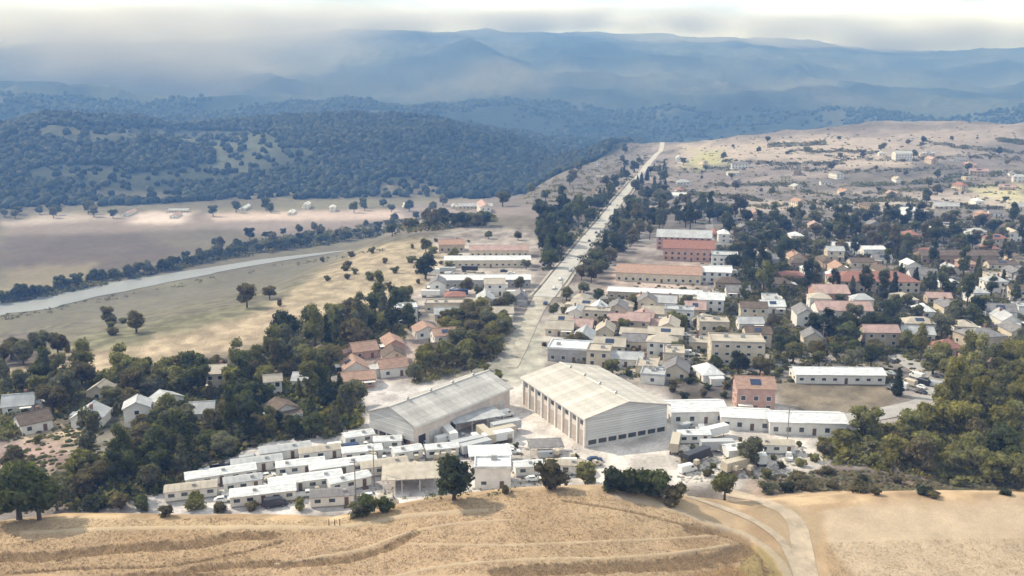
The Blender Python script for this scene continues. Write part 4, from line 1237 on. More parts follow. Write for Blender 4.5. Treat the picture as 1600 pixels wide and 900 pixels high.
scatter_px([(930, 300), (990, 262), (1010, 240), (960, 320), (935, 335)], 14, 5, 29, mk_tree(['oak_tree', 'cypress_tree'], ['blackish green', 'dark green'], 1.1, 1.5, GC))
GT = 'tall trees of the middle town'
scatter_px([(1050, 335), (1160, 330), (1160, 370), (1100, 372), (1050, 350)], 18, 5, 30, mk_tree(['eucalyptus_tree', 'oak_tree'], ['blackish green', 'dark green'], 1.1, 1.5, GT))
scatter_px([(1130, 345), (1600, 340), (1600, 400), (1140, 405)], 84, 5, 31, mk_tree(['eucalyptus_tree', 'oak_tree', 'oak_tree'], ['blackish green', 'dark green', 'grey green', 'brown'], .9, 1.4, GT))
scatter_px([(1140, 400), (1280, 400), (1280, 480), (1140, 480)], 30, 4.5, 32, mk_tree(['eucalyptus_tree', 'oak_tree', 'cypress_tree'], ['blackish green', 'dark green', 'olive green'], .9, 1.4, GT))
scatter_px([(1130, 400), (1600, 400), (1600, 470), (1130, 470)], 46, 3.6, 65, mk_tree(['eucalyptus_tree', 'cypress_tree'], ['blackish green', 'dark green', 'grey green'], .8, 1.2, GT))
scatter_px([(1280, 470), (1600, 440), (1600, 540), (1280, 540)], 48, 4.2, 33, mk_tree(['eucalyptus_tree', 'oak_tree', 'oak_tree'], ['blackish green', 'dark green', 'olive green', 'grey green'], .7, 1.15, GT))
for k in range(9):
    tree_at('oak_tree', 1272 + k * 15, 522 + (k % 3) * 3, 'blackish green', 1.0, group='row of dark trees before the pink roofed building')
scatter_px([(880, 470), (1120, 470), (1120, 600), (960, 590), (880, 550)], 52, 2.4, 34, mk_tree(['oak_tree', 'shrub', 'shrub'], ['olive green', 'grey green', 'brown', 'dark green'], .6, .9, 'garden trees of the near town'))
scatter_px([(1120, 540), (1380, 545), (1380, 580), (1130, 590)], 26, 3.2, 35, mk_tree(['oak_tree', 'shrub'], ['olive green', 'grey green', 'brown', 'dark green', 'blackish green'], .6, .95, 'garden trees of the near town'))
scatter_px([(1120, 400), (1600, 400), (1600, 560), (1120, 545)], 60, 3.2, 64, mk_tree(['oak_tree', 'oak_tree', 'shrub'], ['olive green', 'grey green', 'brown', 'dark green'], .6, .95, 'garden trees of the middle town'))
scatter_px([(1030, 595), (1150, 598), (1150, 625), (1050, 625)], 18, 3.2, 36, mk_tree(['oak_tree', 'shrub'], ['blackish green', 'brown', 'dark green'], .6, .9, 'dark trees behind the white workshop'))
GO = 'trees of the olive wood'
scatter_px([(1420, 560), (1500, 545), (1600, 540), (1600, 690), (1500, 690), (1450, 660), (1490, 610)], 48, 3.3, 37, mk_tree(['oak_tree', 'oak_tree', 'eucalyptus_tree'], ['olive green', 'pale olive', 'yellow green', 'pale olive', 'yellow green'], .85, 1.3, GO))
scatter_px([(1280, 690), (1440, 670), (1600, 690), (1600, 765), (1480, 765), (1400, 730), (1290, 725)], 52, 3.0, 38, mk_tree(['oak_tree', 'oak_tree', 'shrub'], ['olive green', 'pale olive', 'yellow green', 'brown', 'dark green'], .7, 1.2, GO))
scatter_px([(1150, 690), (1290, 700), (1280, 750), (1150, 750), (1060, 740), (1060, 700)], 20, 2.6, 39, mk_tree(['shrub'], ['pale olive', 'olive green', 'brown'], .4, .8, 'bushes in the stony yard'))
scatter_px([(560, 690), (900, 700), (900, 760), (560, 770)], 14, 2.2, 40, mk_tree(['shrub'], ['grey green', 'olive green', 'brown'], .4, .7, 'bushes in the near yard'))
scatter_px([(1060, 225), (1600, 210), (1600, 340), (1050, 340)], 60, 10, 41, mk_tree(['oak_tree', 'oak_tree', 'shrub'], ['grey green', 'brown', 'dark green', 'olive green'], .6, 1.2, 'scattered trees of the far plain'))
scatter_px([(830, 235), (1000, 225), (960, 290), (830, 320)], 26, 9, 42, mk_tree(['oak_tree'], ['grey green', 'dark green', 'brown'], 1.0, 1.5, 'scattered trees of the far plain'))
# river trees stand in a line behind the water
scatter_px([(960, 345), (1050, 330), (1050, 350), (1020, 372), (950, 400)], 22, 5, 61, mk_tree(['oak_tree', 'eucalyptus_tree'], ['blackish green', 'grey green', 'brown'], .9, 1.3, GC))
scatter_px([(920, 400), (960, 400), (950, 470), (880, 475)], 12, 4, 62, mk_tree(['oak_tree'], ['grey green', 'brown', 'olive green'], .7, 1.0, GC))
scatter_px([(640, 375), (840, 370), (830, 470), (650, 475)], 20, 4, 63, mk_tree(['oak_tree', 'shrub'], ['grey green', 'brown', 'olive green'], .6, .95, 'garden trees left of the road'))
rngr = random.Random(5)
for (px, py) in smooth_line([(-20, 478), (20, 470), (60, 462), (150, 441), (250, 424), (330, 404), (420, 392), (520, 378), (650, 358), (760, 352)], 9):
    for q in range(1):
        x, y, z = hit(px + rngr.uniform(-6, 6), py + rngr.uniform(-2, 2))
        tree('oak_tree', x, y, z, rngr.choice(['blackish green', 'dark green', 'dark green', 'grey green']), rngr.uniform(.7, 1.35), group='trees along the river')
scatter_px([(260, 396), (360, 380), (640, 340), (760, 345), (640, 368), (420, 392), (300, 412)], 44, 6, 43, mk_tree(['oak_tree'], ['blackish green', 'dark green', 'grey green', 'brown'], .9, 1.5, 'trees along the river'))
for px, py, n in ((200, 515, 6), (410, 470, 5), (40, 560, 9), (100, 560, 6)):
    scatter_px([(px - 34, py - 12), (px + 34, py - 14), (px + 34, py + 8), (px - 34, py + 12)], n, 3, px, mk_tree(['oak_tree', 'shrub'], ['brown', 'brown', 'grey green'], .8, 1.3, 'brown thickets on the slope'))
scatter_px([(480, 400), (650, 385), (640, 460), (470, 480)], 14, 5, 44, mk_tree(['shrub'], ['brown', 'olive green'], .8, 1.4, 'scattered bushes on the golden slope'))
scatter_px([(0, 335), (820, 318), (820, 328), (0, 345)], 26, 12, 45, mk_tree(['oak_tree'], ['grey green', 'dark green'], 1.2, 1.9, 'trees at the foot of the hills'))

# ------------------------------------------------------------------ far forest on the foothills and mountains, one mass each
def forest(name, label, n, rmin, rmax, azmin, azmax, size, seed, tones, cover):
    rng = np.random.default_rng(seed)
    az = rng.uniform(azmin, azmax, n * 4); r = np.sqrt(rng.uniform(rmin ** 2, rmax ** 2, n * 4))
    X = r * np.sin(az); Y = r * np.cos(az); Z = H(X, Y)
    keep = cover(X, Y, Z, rng)
    X, Y, Z = X[keep][:n], Y[keep][:n], Z[keep][:n]
    n = len(X)
    base, f = ICO0
    bv = np.array([tuple(p) for p in base]); fa = np.array(f)
    s = size * rng.uniform(.6, 1.35, n)
    V = bv[None] * s[:, None, None] * rng.uniform(.72, 1.28, (n, 12, 1)); V[:, :, 2] *= rng.uniform(.8, 1.3, (n, 1))
    V[:, :, 0] += X[:, None]; V[:, :, 1] += Y[:, None]; V[:, :, 2] += (Z + s * .45)[:, None]
    F = (fa[None] + (np.arange(n) * 12)[:, None, None]).reshape(-1, 3)
    me = bpy.data.meshes.new(name)
    me.vertices.add(n * 12); me.loops.add(len(F) * 3); me.polygons.add(len(F))
    me.vertices.foreach_set('co', V.ravel()); me.loops.foreach_set('vertex_index', F.astype(np.int32).ravel())
    me.polygons.foreach_set('loop_start', np.arange(0, len(F) * 3, 3, dtype=np.int32))
    me.polygons.foreach_set('material_index', np.repeat(rng.integers(0, len(tones), n), 20).astype(np.int32))
    me.update(calc_edges=True)
    for t_ in tones: me.materials.append(FM[t_])
    o = bpy.data.objects.new(name, me); COL.objects.link(o); o['kind'] = 'stuff'; o['label'] = label; o['category'] = 'forest'
def cov1(X, Y, Z, rng):
    g = fbm(X, Y, 240, 4, 400); az_ = np.arctan2(X, Y)
    PX, PY = project(X, Y, Z)
    cl = inpoly(PX, PY, [(230, 205), (420, 205), (440, 235), (380, 275), (330, 262), (330, 235)]) | inpoly(PX, PY, [(60, 195), (260, 200), (260, 215), (130, 225), (60, 212)])
    return (rng.uniform(0, 1, X.shape) < np.where((g > .64) | cl, .10, 1.0)) & (Z > VZ + 3) & (np.hypot(X, Y) > 1390) & ((np.arctan2(X, Y) < E_AZ[7] - .02) | (np.hypot(X, Y) > np.interp(np.arctan2(X, Y), E_AZ, E_R) + 260))
def cov2(X, Y, Z, rng):
    g = fbm(X, Y, 330, 5, 420)
    return rng.uniform(0, 1, X.shape) < np.where(g > .58, .03, 1.0)
forest('foothill_forest', 'dark wood covering the foothills beyond the valley', 27000, 1390, 2600, -.66, .25, 6.0, 3, ['forest green', 'deep forest green', 'deep forest green', 'pale forest green'], cov1)
forest('mountain_forest', 'dark scrub and wood on the mountain slopes', 16000, 2500, 3500, -.66, .66, 7.0, 4, ['forest green', 'deep forest green', 'pale forest green'], cov2)
rngg = np.random.default_rng(9)

def leafy(name, label, cat, n, poly, size, seed, tones, quads=26, zmul=.75, z0=0.0):
    """low growth: many clumps of small leaves on the ground, one mass"""
    rng = np.random.default_rng(seed); pp = np.array(poly, float)
    PX = rng.uniform(pp[:, 0].min(), pp[:, 0].max(), n * 4); PY = rng.uniform(pp[:, 1].min(), pp[:, 1].max(), n * 4)
    k = inpoly(PX, PY, poly); PX, PY = PX[k][:n], PY[k][:n]
    pts = []
    for a, b in zip(PX, PY):
        x, y, z = hit(a, b)
        if road_clear(x, y, 7) and free(x, y, -2.2 if size > 1 else -1): pts.append((x, y, z))
    P = np.array(pts); n = len(P)
    s = size * rng.uniform(.45, 1.35, n)
    d = rng.normal(0, 1, (n, quads, 3)); d /= np.linalg.norm(d, axis=2, keepdims=True); d[..., 2] = np.abs(d[..., 2])
    c = P[:, None] + d * s[:, None, None] * rng.uniform(.55, 1.1, (n, quads, 1)) * np.array([1.15, 1.15, zmul])
    c[..., 2] += z0
    u_ = rng.normal(0, 1, (n, quads, 3)); u_ /= np.linalg.norm(u_, axis=2, keepdims=True)
    w_ = np.cross(u_, d + .3 * rng.normal(0, 1, d.shape)); w_ /= (np.linalg.norm(w_, axis=2, keepdims=True) + 1e-6)
    q_ = (s * .27)[:, None, None] * rng.uniform(.6, 1.3, (n, quads, 1))
    V = np.stack([c - u_ * q_, c - w_ * q_ * .7, c + u_ * q_, c + w_ * q_ * .8], 2).reshape(-1, 3)
    nf = n * quads
    me = bpy.data.meshes.new(name)
    me.vertices.add(nf * 4); me.loops.add(nf * 4); me.polygons.add(nf)
    me.vertices.foreach_set('co', V.ravel()); me.loops.foreach_set('vertex_index', np.arange(nf * 4, dtype=np.int32))
    me.polygons.foreach_set('loop_start', np.arange(0, nf * 4, 4, dtype=np.int32))
    me.polygons.foreach_set('material_index', np.repeat(rng.integers(0, len(tones), n), quads).astype(np.int32))
    me.update(calc_edges=True)
    for t_ in tones: me.materials.append(FM[t_])
    o = bpy.data.objects.new(name, me); COL.objects.link(o); o['kind'] = 'stuff'; o['label'] = label; o['category'] = cat
leafy('undergrowth', 'dense undergrowth filling the left wood', 'undergrowth', 1500, [(230, 650), (420, 600), (560, 620), (558, 668), (500, 684), (420, 686), (330, 718), (250, 768), (130, 796), (120, 740), (210, 700)], 2.6, 1, ['dark green', 'blackish green', 'brown', 'olive green'])
leafy('undergrowth', 'bushes between the trees above the left wood', 'undergrowth', 1500, [(0, 600), (130, 580), (250, 585), (420, 560), (560, 560), (560, 620), (230, 660), (130, 640), (0, 690)], 2.3, 2, ['dark green', 'olive green', 'grey green', 'brown'])
leafy('undergrowth', 'green and brown bushes above the cottages', 'undergrowth', 700, [(430, 510), (640, 465), (660, 510), (600, 545), (500, 575), (420, 580)], 2.3, 3, ['dark green', 'olive green', 'grey green', 'brown'])
leafy('thicket', 'dark thicket along the river bank', 'thicket', 1500, [(0, 474), (0, 464), (60, 457), (150, 436), (250, 418), (330, 398), (420, 375), (640, 342), (780, 340), (760, 352), (620, 366), (420, 396), (330, 410), (150, 448), (60, 468)], 4.2, 4, ['dark green', 'blackish green', 'brown', 'grey green'])
leafy('undergrowth', 'olive bushes filling the right hand wood', 'undergrowth', 1500, [(1290, 690), (1400, 665), (1470, 640), (1500, 600), (1500, 570), (1540, 550), (1600, 540), (1600, 755), (1480, 755), (1400, 735), (1290, 722)], 2.0, 5, ['olive green', 'pale olive', 'olive green', 'brown', 'yellow green'])
leafy('undergrowth', 'dark growth beneath the tall town trees', 'undergrowth', 1300, [(1130, 345), (1600, 338), (1600, 400), (1280, 410), (1280, 480), (1140, 480)], 3.0, 6, ['dark green', 'grey green', 'brown', 'blackish green'])
leafy('undergrowth', 'garden hedges and bushes of the town', 'undergrowth', 2000, [(880, 470), (1140, 460), (1600, 430), (1600, 560), (1390, 560), (1380, 590), (1000, 600), (880, 560)], 1.5, 7, ['dark green', 'olive green', 'brown', 'pale olive'])
leafy('undergrowth', 'dark growth under the trees along the far road', 'undergrowth', 600, [(842, 330), (925, 325), (960, 300), (1010, 240), (1042, 250), (1045, 330), (1000, 375), (930, 425), (850, 425)], 3.2, 8, ['dark green', 'blackish green'])
leafy('undergrowth', 'brown growth on the left verge of the road', 'undergrowth', 500, [(700, 495), (795, 480), (800, 530), (760, 570), (650, 600), (640, 585)], 1.9, 9, ['brown', 'olive green', 'yellow green'])

leafy('reeds', 'low olive growth on the near bank of the river', 'reeds', 420, [(0, 492), (60, 486), (150, 466), (250, 449), (350, 430), (430, 415), (600, 390), (600, 394), (430, 421), (350, 436), (250, 455), (150, 474), (60, 494), (0, 502)], 2.0, 12, ['olive green', 'grey green', 'brown'], quads=16)
leafy('undergrowth', 'mixed garden growth through the middle of the town', 'undergrowth', 1500, [(1120, 400), (1600, 400), (1600, 560), (1120, 545)], 2.2, 13, ['olive green', 'grey green', 'brown', 'dark green'])

leafy('undergrowth', 'grey green scrub on the slope left of the far road', 'undergrowth', 500, [(780, 262), (960, 222), (1030, 220), (1000, 250), (930, 315), (830, 325)], 3.0, 14, ['grey green', 'brown', 'dark green'], quads=18)
leafy('yard_weeds', 'weeds and small bushes between the mobile homes', 'weeds', 420, [(300, 740), (560, 685), (800, 690), (900, 720), (900, 762), (600, 790), (330, 795)], .8, 15, ['olive green', 'brown', 'grey green'], quads=14)
# ------------------------------------------------------------------ vehicles
PAINT = {k: mat('paint_' + k.replace(' ', '_'), v, 0.3, 0.05, 0.5, spec=0.5) for k, v in
         {'white': (0.78, 0.78, 0.77), 'silver': (0.45, 0.46, 0.47), 'black': (0.03, 0.03, 0.035), 'dark blue': (0.04, 0.07, 0.16), 'red': (0.35, 0.04, 0.03), 'beige': (0.5, 0.44, 0.34)}.items()}
tyre = mat('tyre_rubber', (0.03, 0.03, 0.03), 0.9, 0.1, 2)
rimm = mat('wheel_rim', (0.35, 0.35, 0.36), 0.4, 0.1, 2, metal=0.6)
lampm = mat('headlight_glass', (0.7, 0.7, 0.65), 0.2, 0.05, 1)
def wheel_meshes(r, w):
    a = MB(); a.tube((0, -w / 2, 0), (0, w / 2, 0), r, r, 14)
    b = MB(); b.tube((0, -w / 2 - .02, 0), (0, w / 2 + .02, 0), r * .58, r * .58, 10)
    return a.mesh('tyre', [tyre]), b.mesh('rim', [rimm])
WH = {'car': wheel_meshes(.33, .22), 'big': wheel_meshes(.5, .3)}
def section_body(secs, half):
    """secs: (x, z0, z1, halfwidth) loft of rounded sections along x"""
    mb = MB(); rows = []
    for x, z0, z1, hw in secs:
        h = z1 - z0; c = min(.18, h * .25)
        rows.append([(x, -hw + c * .5, z0), (x, -hw, z0 + c), (x, -hw, z1 - c), (x, -hw + c, z1), (x, hw - c, z1), (x, hw, z1 - c), (x, hw, z0 + c), (x, hw - c * .5, z0)])
    for r_ in rows: mb.v += r_
    for i in range(len(rows) - 1):
        for k in range(8):
            a = i * 8 + k; b = i * 8 + (k + 1) % 8
            mb.f.append((a, a + 8, b + 8, b)); mb.m.append(0)
    mb.f.append(tuple(range(8))); mb.m.append(0)
    mb.f.append(tuple(reversed(range((len(rows) - 1) * 8, len(rows) * 8)))); mb.m.append(0)
    return mb
_vm = {}
def vehicle(kind, x, y, z, rz, colr, group, label=None, look=None):
    names = {'car': ('parked_car', 'car'), 'van': ('parked_van', 'van'), 'pickup': ('pickup_truck', 'pickup truck'), 'trailer': ('box_trailer', 'trailer')}
    t = empty(names[kind][0], (x, y, z + .02), rz, names[kind][1], group, label, look or ('parked', colr + ' ' + names[kind][1]))
    key = (kind,)
    if key not in _vm:
        d = {}
        if kind == 'car':
            d['body'] = section_body([(-2.2, .45, .85, .78), (-2.05, .3, .98, .88), (-.9, .25, 1.0, .9), (.9, .25, .98, .9), (1.9, .28, .88, .86), (2.2, .4, .75, .74)], 0)
            d['cabin'] = section_body([(-1.75, .9, 1.05, .78), (-1.2, .9, 1.45, .66), (.2, .9, 1.47, .66), (1.05, .9, 1.02, .76)], 0)
            g = MB(); g.box(-.5, 0, 1.08, 1.5, 1.42, .28, taper=.97); g.slab([(.34, -.58, 1.44), (.96, -.66, 1.1), (.96, .66, 1.1), (.34, .58, 1.44)], -.03)
            d['window'] = g; d['w'] = [(-1.35, .82), (1.35, .82)]; d['lx'] = 2.16; d['lz'] = .66; wk = 'car'
        elif kind == 'pickup':
            b = section_body([(.2, .35, 1.05, .9), (1.9, .35, .98, .88), (2.5, .4, .88, .8)], 0)
            b.box(-1.2, 0, .35, 2.9, 1.8, .25); b.box(-1.2, -.87, .58, 2.9, .08, .45); b.box(-1.2, .87, .58, 2.9, .08, .45); b.box(-2.6, 0, .58, .08, 1.66, .45)
            d['body'] = b
            d['cabin'] = section_body([(-.1, .9, 1.7, .74), (.9, .9, 1.72, .74), (1.45, .9, 1.1, .8)], 0)
            g = MB(); g.box(.4, 0, 1.18, .9, 1.56, .4, taper=.94); d['window'] = g
            d['w'] = [(-1.65, .84), (1.6, .84)]; d['lx'] = 2.46; d['lz'] = .72; wk = 'car'
        elif kind == 'van':
            d['body'] = section_body([(-2.8, .5, 2.3, .9), (-2.7, .35, 2.4, .98), (1.2, .35, 2.42, .98), (1.9, .35, 1.5, .96), (2.6, .38, 1.1, .9), (2.75, .45, .9, .82)], 0)
            g = MB(); g.slab([(1.28, -.8, 2.3), (1.86, -.85, 1.56), (1.86, .85, 1.56), (1.28, .8, 2.3)], -.05); g.box(.9, 0, 1.5, .8, 2.0, .55, taper=.98)
            d['window'] = g; d['w'] = [(-1.8, .9), (1.75, .9)]; d['lx'] = 2.7; d['lz'] = .75; wk = 'car'
        else:
            b = MB(); b.box(0, 0, 1.1, 9.5, 2.5, 2.5); d['body'] = b
            r = MB()
            for k in range(9): r.box(-4.2 + k * 1.05, 0, 1.12, .08, 2.58, 2.46)
            d['rib'] = r
            c = MB(); c.box(0, 0, .85, 9.3, 1.0, .25); c.box(3.0, -.8, -.1, .15, .15, 1.2); c.box(3.0, .8, -.1, .15, .15, 1.2); d['chassis'] = c
            d['w'] = [(-3.9, 1.1), (-2.8, 1.1)]; wk = 'big'
        _vm[key] = ({k: v.mesh(k) for k, v in d.items() if isinstance(v, MB)}, d, wk)
    meshes, d, wk = _vm[key]
    for nme, me in meshes.items():
        o = obj_of(nme, me, t)
        if not me.materials: me.materials.append(PAINT['white'])
        o.material_slots[0].link = 'OBJECT'
        o.material_slots[0].material = glass if nme == 'window' else (vent if nme == 'chassis' else PAINT[colr])
    r = .33 if wk == 'car' else .5
    for wx_, wy_ in d['w']:
        for s_ in (-1, 1):
            w_ = obj_of('wheel', WH[wk][0], t, (wx_, s_ * wy_, r)); obj_of('rim', WH[wk][1], w_)
    if 'lx' in d:
        if 'lamp' not in _vm:
            b = MB(); b.box(0, 0, 0, .1, .28, .14); _vm['lamp'] = b.mesh('headlight', [lampm])
        for s_ in (-1, 1): obj_of('headlight', _vm['lamp'], t, (d['lx'] - .03, s_ * .62, d['lz']))
    return t
def mk_vehicle(kinds, cols, rzs, group):
    def f(rng, px, py, x, y, z):
        vehicle(rng.choice(kinds), x, y, z, rng.choice(rzs) + rng.uniform(-.12, .12), rng.choice(cols), group)
    return f
WS = ['white', 'white', 'white', 'silver', 'beige', 'black', 'dark blue']
scatter_px([(560, 680), (790, 650), (800, 740), (680, 700), (590, 690)], 60, 1.3, 51, mk_vehicle(['car', 'van', 'pickup', 'trailer'], WS, [.5, 2.07, .5], 'vehicles parked between the barns'))
scatter_px([(800, 705), (930, 712), (930, 745), (800, 755)], 30, 1.4, 52, mk_vehicle(['car', 'van', 'pickup'], WS, [.45, 0.1], 'vehicles parked before the pilastered barn'))
scatter_px([(1050, 665), (1160, 690), (1250, 700), (1240, 740), (1080, 745), (1055, 720)], 56, 1.6, 53, mk_vehicle(['car', 'van', 'pickup', 'trailer', 'van'], ['white', 'white', 'white', 'beige', 'silver', 'black'], [.05, .6, 1.4], 'vehicles in the stony yard'))
scatter_px([(300, 740), (560, 690), (620, 700), (610, 790), (360, 795)], 40, 1.2, 54, mk_vehicle(['car', 'pickup', 'van'], WS, [.4, .3], 'vehicles among the mobile homes'))
scatter_px([(870, 480), (1100, 480), (1110, 560), (880, 540)], 22, 1.6, 55, mk_vehicle(['car', 'van', 'pickup'], WS, [G, G + 1.57], 'cars parked in the near town'))
scatter_px([(1390, 560), (1465, 600), (1440, 640), (1380, 640)], 10, 1.6, 56, mk_vehicle(['car', 'van'], WS, [2.2, 2.0], 'cars on the curved street'))
scatter_px([(670, 420), (830, 420), (830, 470), (670, 480)], 18, 1.8, 57, mk_vehicle(['car', 'van', 'trailer'], WS, [0.03], 'vehicles by the long white sheds'))
# cars on the main road
for px, py, c in ((858, 452, 'white'), (884, 424, 'silver'), (915, 378, 'black'), (940, 350, 'white'), (844, 476, 'dark blue'), (868, 438, 'white'), (900, 402, 'beige'), (960, 322, 'silver'), (984, 292, 'white'), (926, 365, 'dark blue')):
    x, y, z = hit(px, py)
    vehicle('car', x + 2.6, y, z + .3, ROADDIR, c, 'cars driving on the main road', look=('moving', c + ' car on the road'))

palm = mat('pallet_wood', (0.34, 0.27, 0.19), .9, .2, 1, rnd=.2); drumm = mat('drum_steel', (0.12, 0.18, 0.26), .5, .2, 1, rnd=.3)
PB = MB()
for _k in range(5):
    for _j in range(5): PB.box(0, -.48 + _j * .24, _k * .26 + .12, 1.2, .16, .04)
    for _j in (-.45, 0, .45): PB.box(_j, 0, _k * .26, .12, 1.0, .12)
pbm = PB.mesh('boards', [palm])
CB = MB(); CB.box(0, 0, 1.32, 1.1, 1.0, .9, taper=.9); cbm = CB.mesh('load', [PAINT['beige']])
def mk_pallet(rng, px, py, x, y, z):
    t = empty('pallet_stack', (x, y, z), rng.uniform(0, 3), 'pallet stack', 'pallet stacks in the yard', None, ('wooden', 'pallet stack with wrapped load'), 1.3)
    obj_of('boards', pbm, t); obj_of('load', cbm, t)
scatter_px([(560, 700), (800, 690), (930, 730), (900, 755), (680, 762), (560, 770)], 22, 1.0, 81, mk_pallet)
scatter_px([(1055, 690), (1240, 700), (1200, 745), (1080, 745)], 16, 1.2, 82, mk_pallet)
# -------- utility poles
polem = mat('pole_wood', (0.30, 0.26, 0.22), 0.9, 0.2, 1)
PP = MB(); PP.tube((0, 0, -.5), (0, 0, 11), .17, .12, 8)
PA = MB(); PA.box(0, 0, 9.8, 2.6, .14, .16); PA.box(0, 0, 8.9, 1.8, .12, .14)
PI = MB()
for k in (-1.1, -.4, .4, 1.1): PI.tube((k, 0, 9.96), (k, 0, 10.2), .06, .05, 6)
ppm, pam, pim = PP.mesh('shaft', [polem]), PA.mesh('crossarm', [polem]), PI.mesh('insulator', [PAINT['white']])
def pole(x, y, z, rz, s=1):
    t = empty('utility_pole', (x, y, z), rz, 'utility pole', 'wooden utility poles', None, ('wooden', 'utility pole with crossarms'), s)
    obj_of('shaft', ppm, t); a = obj_of('crossarm', pam, t); obj_of('insulator', pim, a)
for a in range(-10, 460, 42):
    x, y = town_pt(B0, a, 11); pole(x, y, Hs(x, y), G)
for px, py in ((1120, 315), (1285, 545), (1365, 470), (1490, 412), (1515, 412), (1240, 420), (556, 780), (585, 760), (1230, 690)):
    x, y, z = hit(px, py); pole(x, y, z, G, 1.0)
# -------- three old fence posts on the crest
FP = MB(); FP.tube((0, 0, -.4), (0.03, 0, 1.3), .10, .08, 7)
fpm = FP.mesh('fence_post', [bark])
for px in (514, 523, 531):
    x, y, z = hit(px, 821)
    o = obj_of('fence_post', fpm, None, (x, y, z)); o['category'] = 'post'; o['group'] = 'old fence posts on the crest'
    o['label'] = {514: 'weathered brown fence post on the crest, first of three from the left', 523: 'weathered brown fence post on the crest, middle of three', 531: 'weathered brown fence post on the crest, nearest of three to the oak'}[px]

# ------------------------------------------------------------------ dry grass on the near hill, stones in the yard, scrub
def tufts(name, label, n, px_poly, tones, hgt, seed, wid=.05, nb=4, spread=.22):
    rng = np.random.default_rng(seed)
    pp = np.array(px_poly)
    PX = rng.uniform(pp[:, 0].min(), pp[:, 0].max(), n * 3); PY = rng.uniform(pp[:, 1].min(), pp[:, 1].max(), n * 3)
    k = inpoly(PX, PY, px_poly); PX, PY = PX[k][:n], PY[k][:n]
    # project to a plane at the hill's height, then settle on the surface
    u = (PX - 800) / FPX; v = (450 - PY) / FPX
    dz = -SP + v * CP; t = (17 - CAMZ) / dz
    X = u * t; Y = (CP + v * SP) * t; Z = H(X, Y)
    n = len(X)
    V = []; F = []; MI = []
    a = rng.uniform(0, 6.28, (n, nb)); h = hgt * rng.uniform(.5, 1.4, (n, nb)); o = rng.uniform(-spread, spread, (n, nb, 2))
    w = wid
    bx = X[:, None] + o[..., 0]; by = Y[:, None] + o[..., 1]; z0 = Z[:, None] + 0 * h - .12
    p1 = np.stack([bx - w * np.cos(a), by - w * np.sin(a), z0], -1); p2 = np.stack([bx + w * np.cos(a), by + w * np.sin(a), z0], -1)
    p3 = np.stack([bx + .35 * h * np.sin(a), by - .35 * h * np.cos(a), z0 + h + .12], -1)
    VV = np.stack([p1, p2, p3], 2).reshape(-1, 3)
    nt_ = n * nb
    me = bpy.data.meshes.new(name)
    me.vertices.add(nt_ * 3); me.loops.add(nt_ * 3); me.polygons.add(nt_)
    me.vertices.foreach_set('co', VV.ravel()); me.loops.foreach_set('vertex_index', np.arange(nt_ * 3, dtype=np.int32))
    me.polygons.foreach_set('loop_start', np.arange(0, nt_ * 3, 3, dtype=np.int32))
    me.polygons.foreach_set('material_index', np.repeat(rng.integers(0, len(tones), n), nb).astype(np.int32))
    me.update(calc_edges=True)
    for t_ in tones: me.materials.append(t_)
    ob = bpy.data.objects.new(name, me); COL.objects.link(ob); ob['kind'] = 'stuff'; ob['label'] = label; ob['category'] = 'grass'
straw = [mat('straw_pale', (0.48, 0.375, 0.25), .9, .2, .5), mat('straw_gold', (0.42, 0.315, 0.20), .9, .2, .5), mat('straw_brown', (0.33, 0.24, 0.145), .9, .2, .5)]
tufts('dry_grass', 'short golden dry grass covering the near hill', 30000, [(-60, 822), (300, 815), (520, 818), (690, 786), (820, 772), (960, 770), (1060, 788), (1170, 815), (1215, 850), (1230, 905), (-60, 905)], straw, .2, 1)
tufts('dry_grass', 'pale stubble covering the field beyond the dirt track', 9000, [(1290, 800), (1640, 790), (1640, 905), (1350, 905), (1300, 850)], straw[:1] + [mat('straw_white', (0.70, 0.60, 0.43), .9, .2, .5)], .2, 2)

def clutter(name, label, cat, n, poly, size, seed, mats_, flatn=.5):
    rng = random.Random(seed); mb = MB(); pa = poly
    xs = [p[0] for p in pa]; ys = [p[1] for p in pa]
    c = 0
    P = []
    while len(P) < n:
        px, py = rng.uniform(min(xs), max(xs)), rng.uniform(min(ys), max(ys))
        if inpoly(np.array([px]), np.array([py]), pa)[0]: P.append(flat(px, py, 0))
    Z = H(np.array([p[0] for p in P]), np.array([p[1] for p in P]))
    base, f = ICO0
    for (x, y), z in zip(P, Z):
        s = size * rng.uniform(.4, 1.5)
        mb.add([(x + p.x * s * rng.uniform(.7, 1.2), y + p.y * s * rng.uniform(.7, 1.2), z + p.z * s * flatn * rng.uniform(.7, 1.2)) for p in base], f, rng.randrange(len(mats_)))
    o = mb.obj(name, mats_); o['kind'] = 'stuff'; o['label'] = label; o['category'] = cat
stone = [mat('pale_stone', (0.60, 0.57, 0.50), .9, .2, 1), mat('grey_stone', (0.30, 0.28, 0.25), .9, .2, 1)]
clutter('rubble', 'pale stones and rubble strewn over the yard', 'rubble', 900, [(1055, 690), (1160, 690), (1260, 700), (1240, 745), (1060, 755)], .5, 3, stone)
clutter('rubble', 'pale rubble strewn among the mobile homes', 'rubble', 700, [(340, 740), (640, 680), (900, 700), (900, 765), (360, 795)], .35, 4, stone)
clutter('scrub', 'low dry brown scrub below the olive wood', 'scrub', 900, [(1170, 745), (1300, 735), (1600, 740), (1600, 782), (1400, 782), (1300, 772), (1200, 765)], .9, 5, [FM['brown'], FM['grey green'], FM['brown']], .6)
clutter('scrub', 'low scrub between the trees of the left wood', 'scrub', 1200, [(0, 620), (560, 600), (540, 680), (420, 690), (250, 770), (100, 800), (0, 700)], .9, 6, [FM['brown'], FM['olive green'], FM['dark green']], .6)
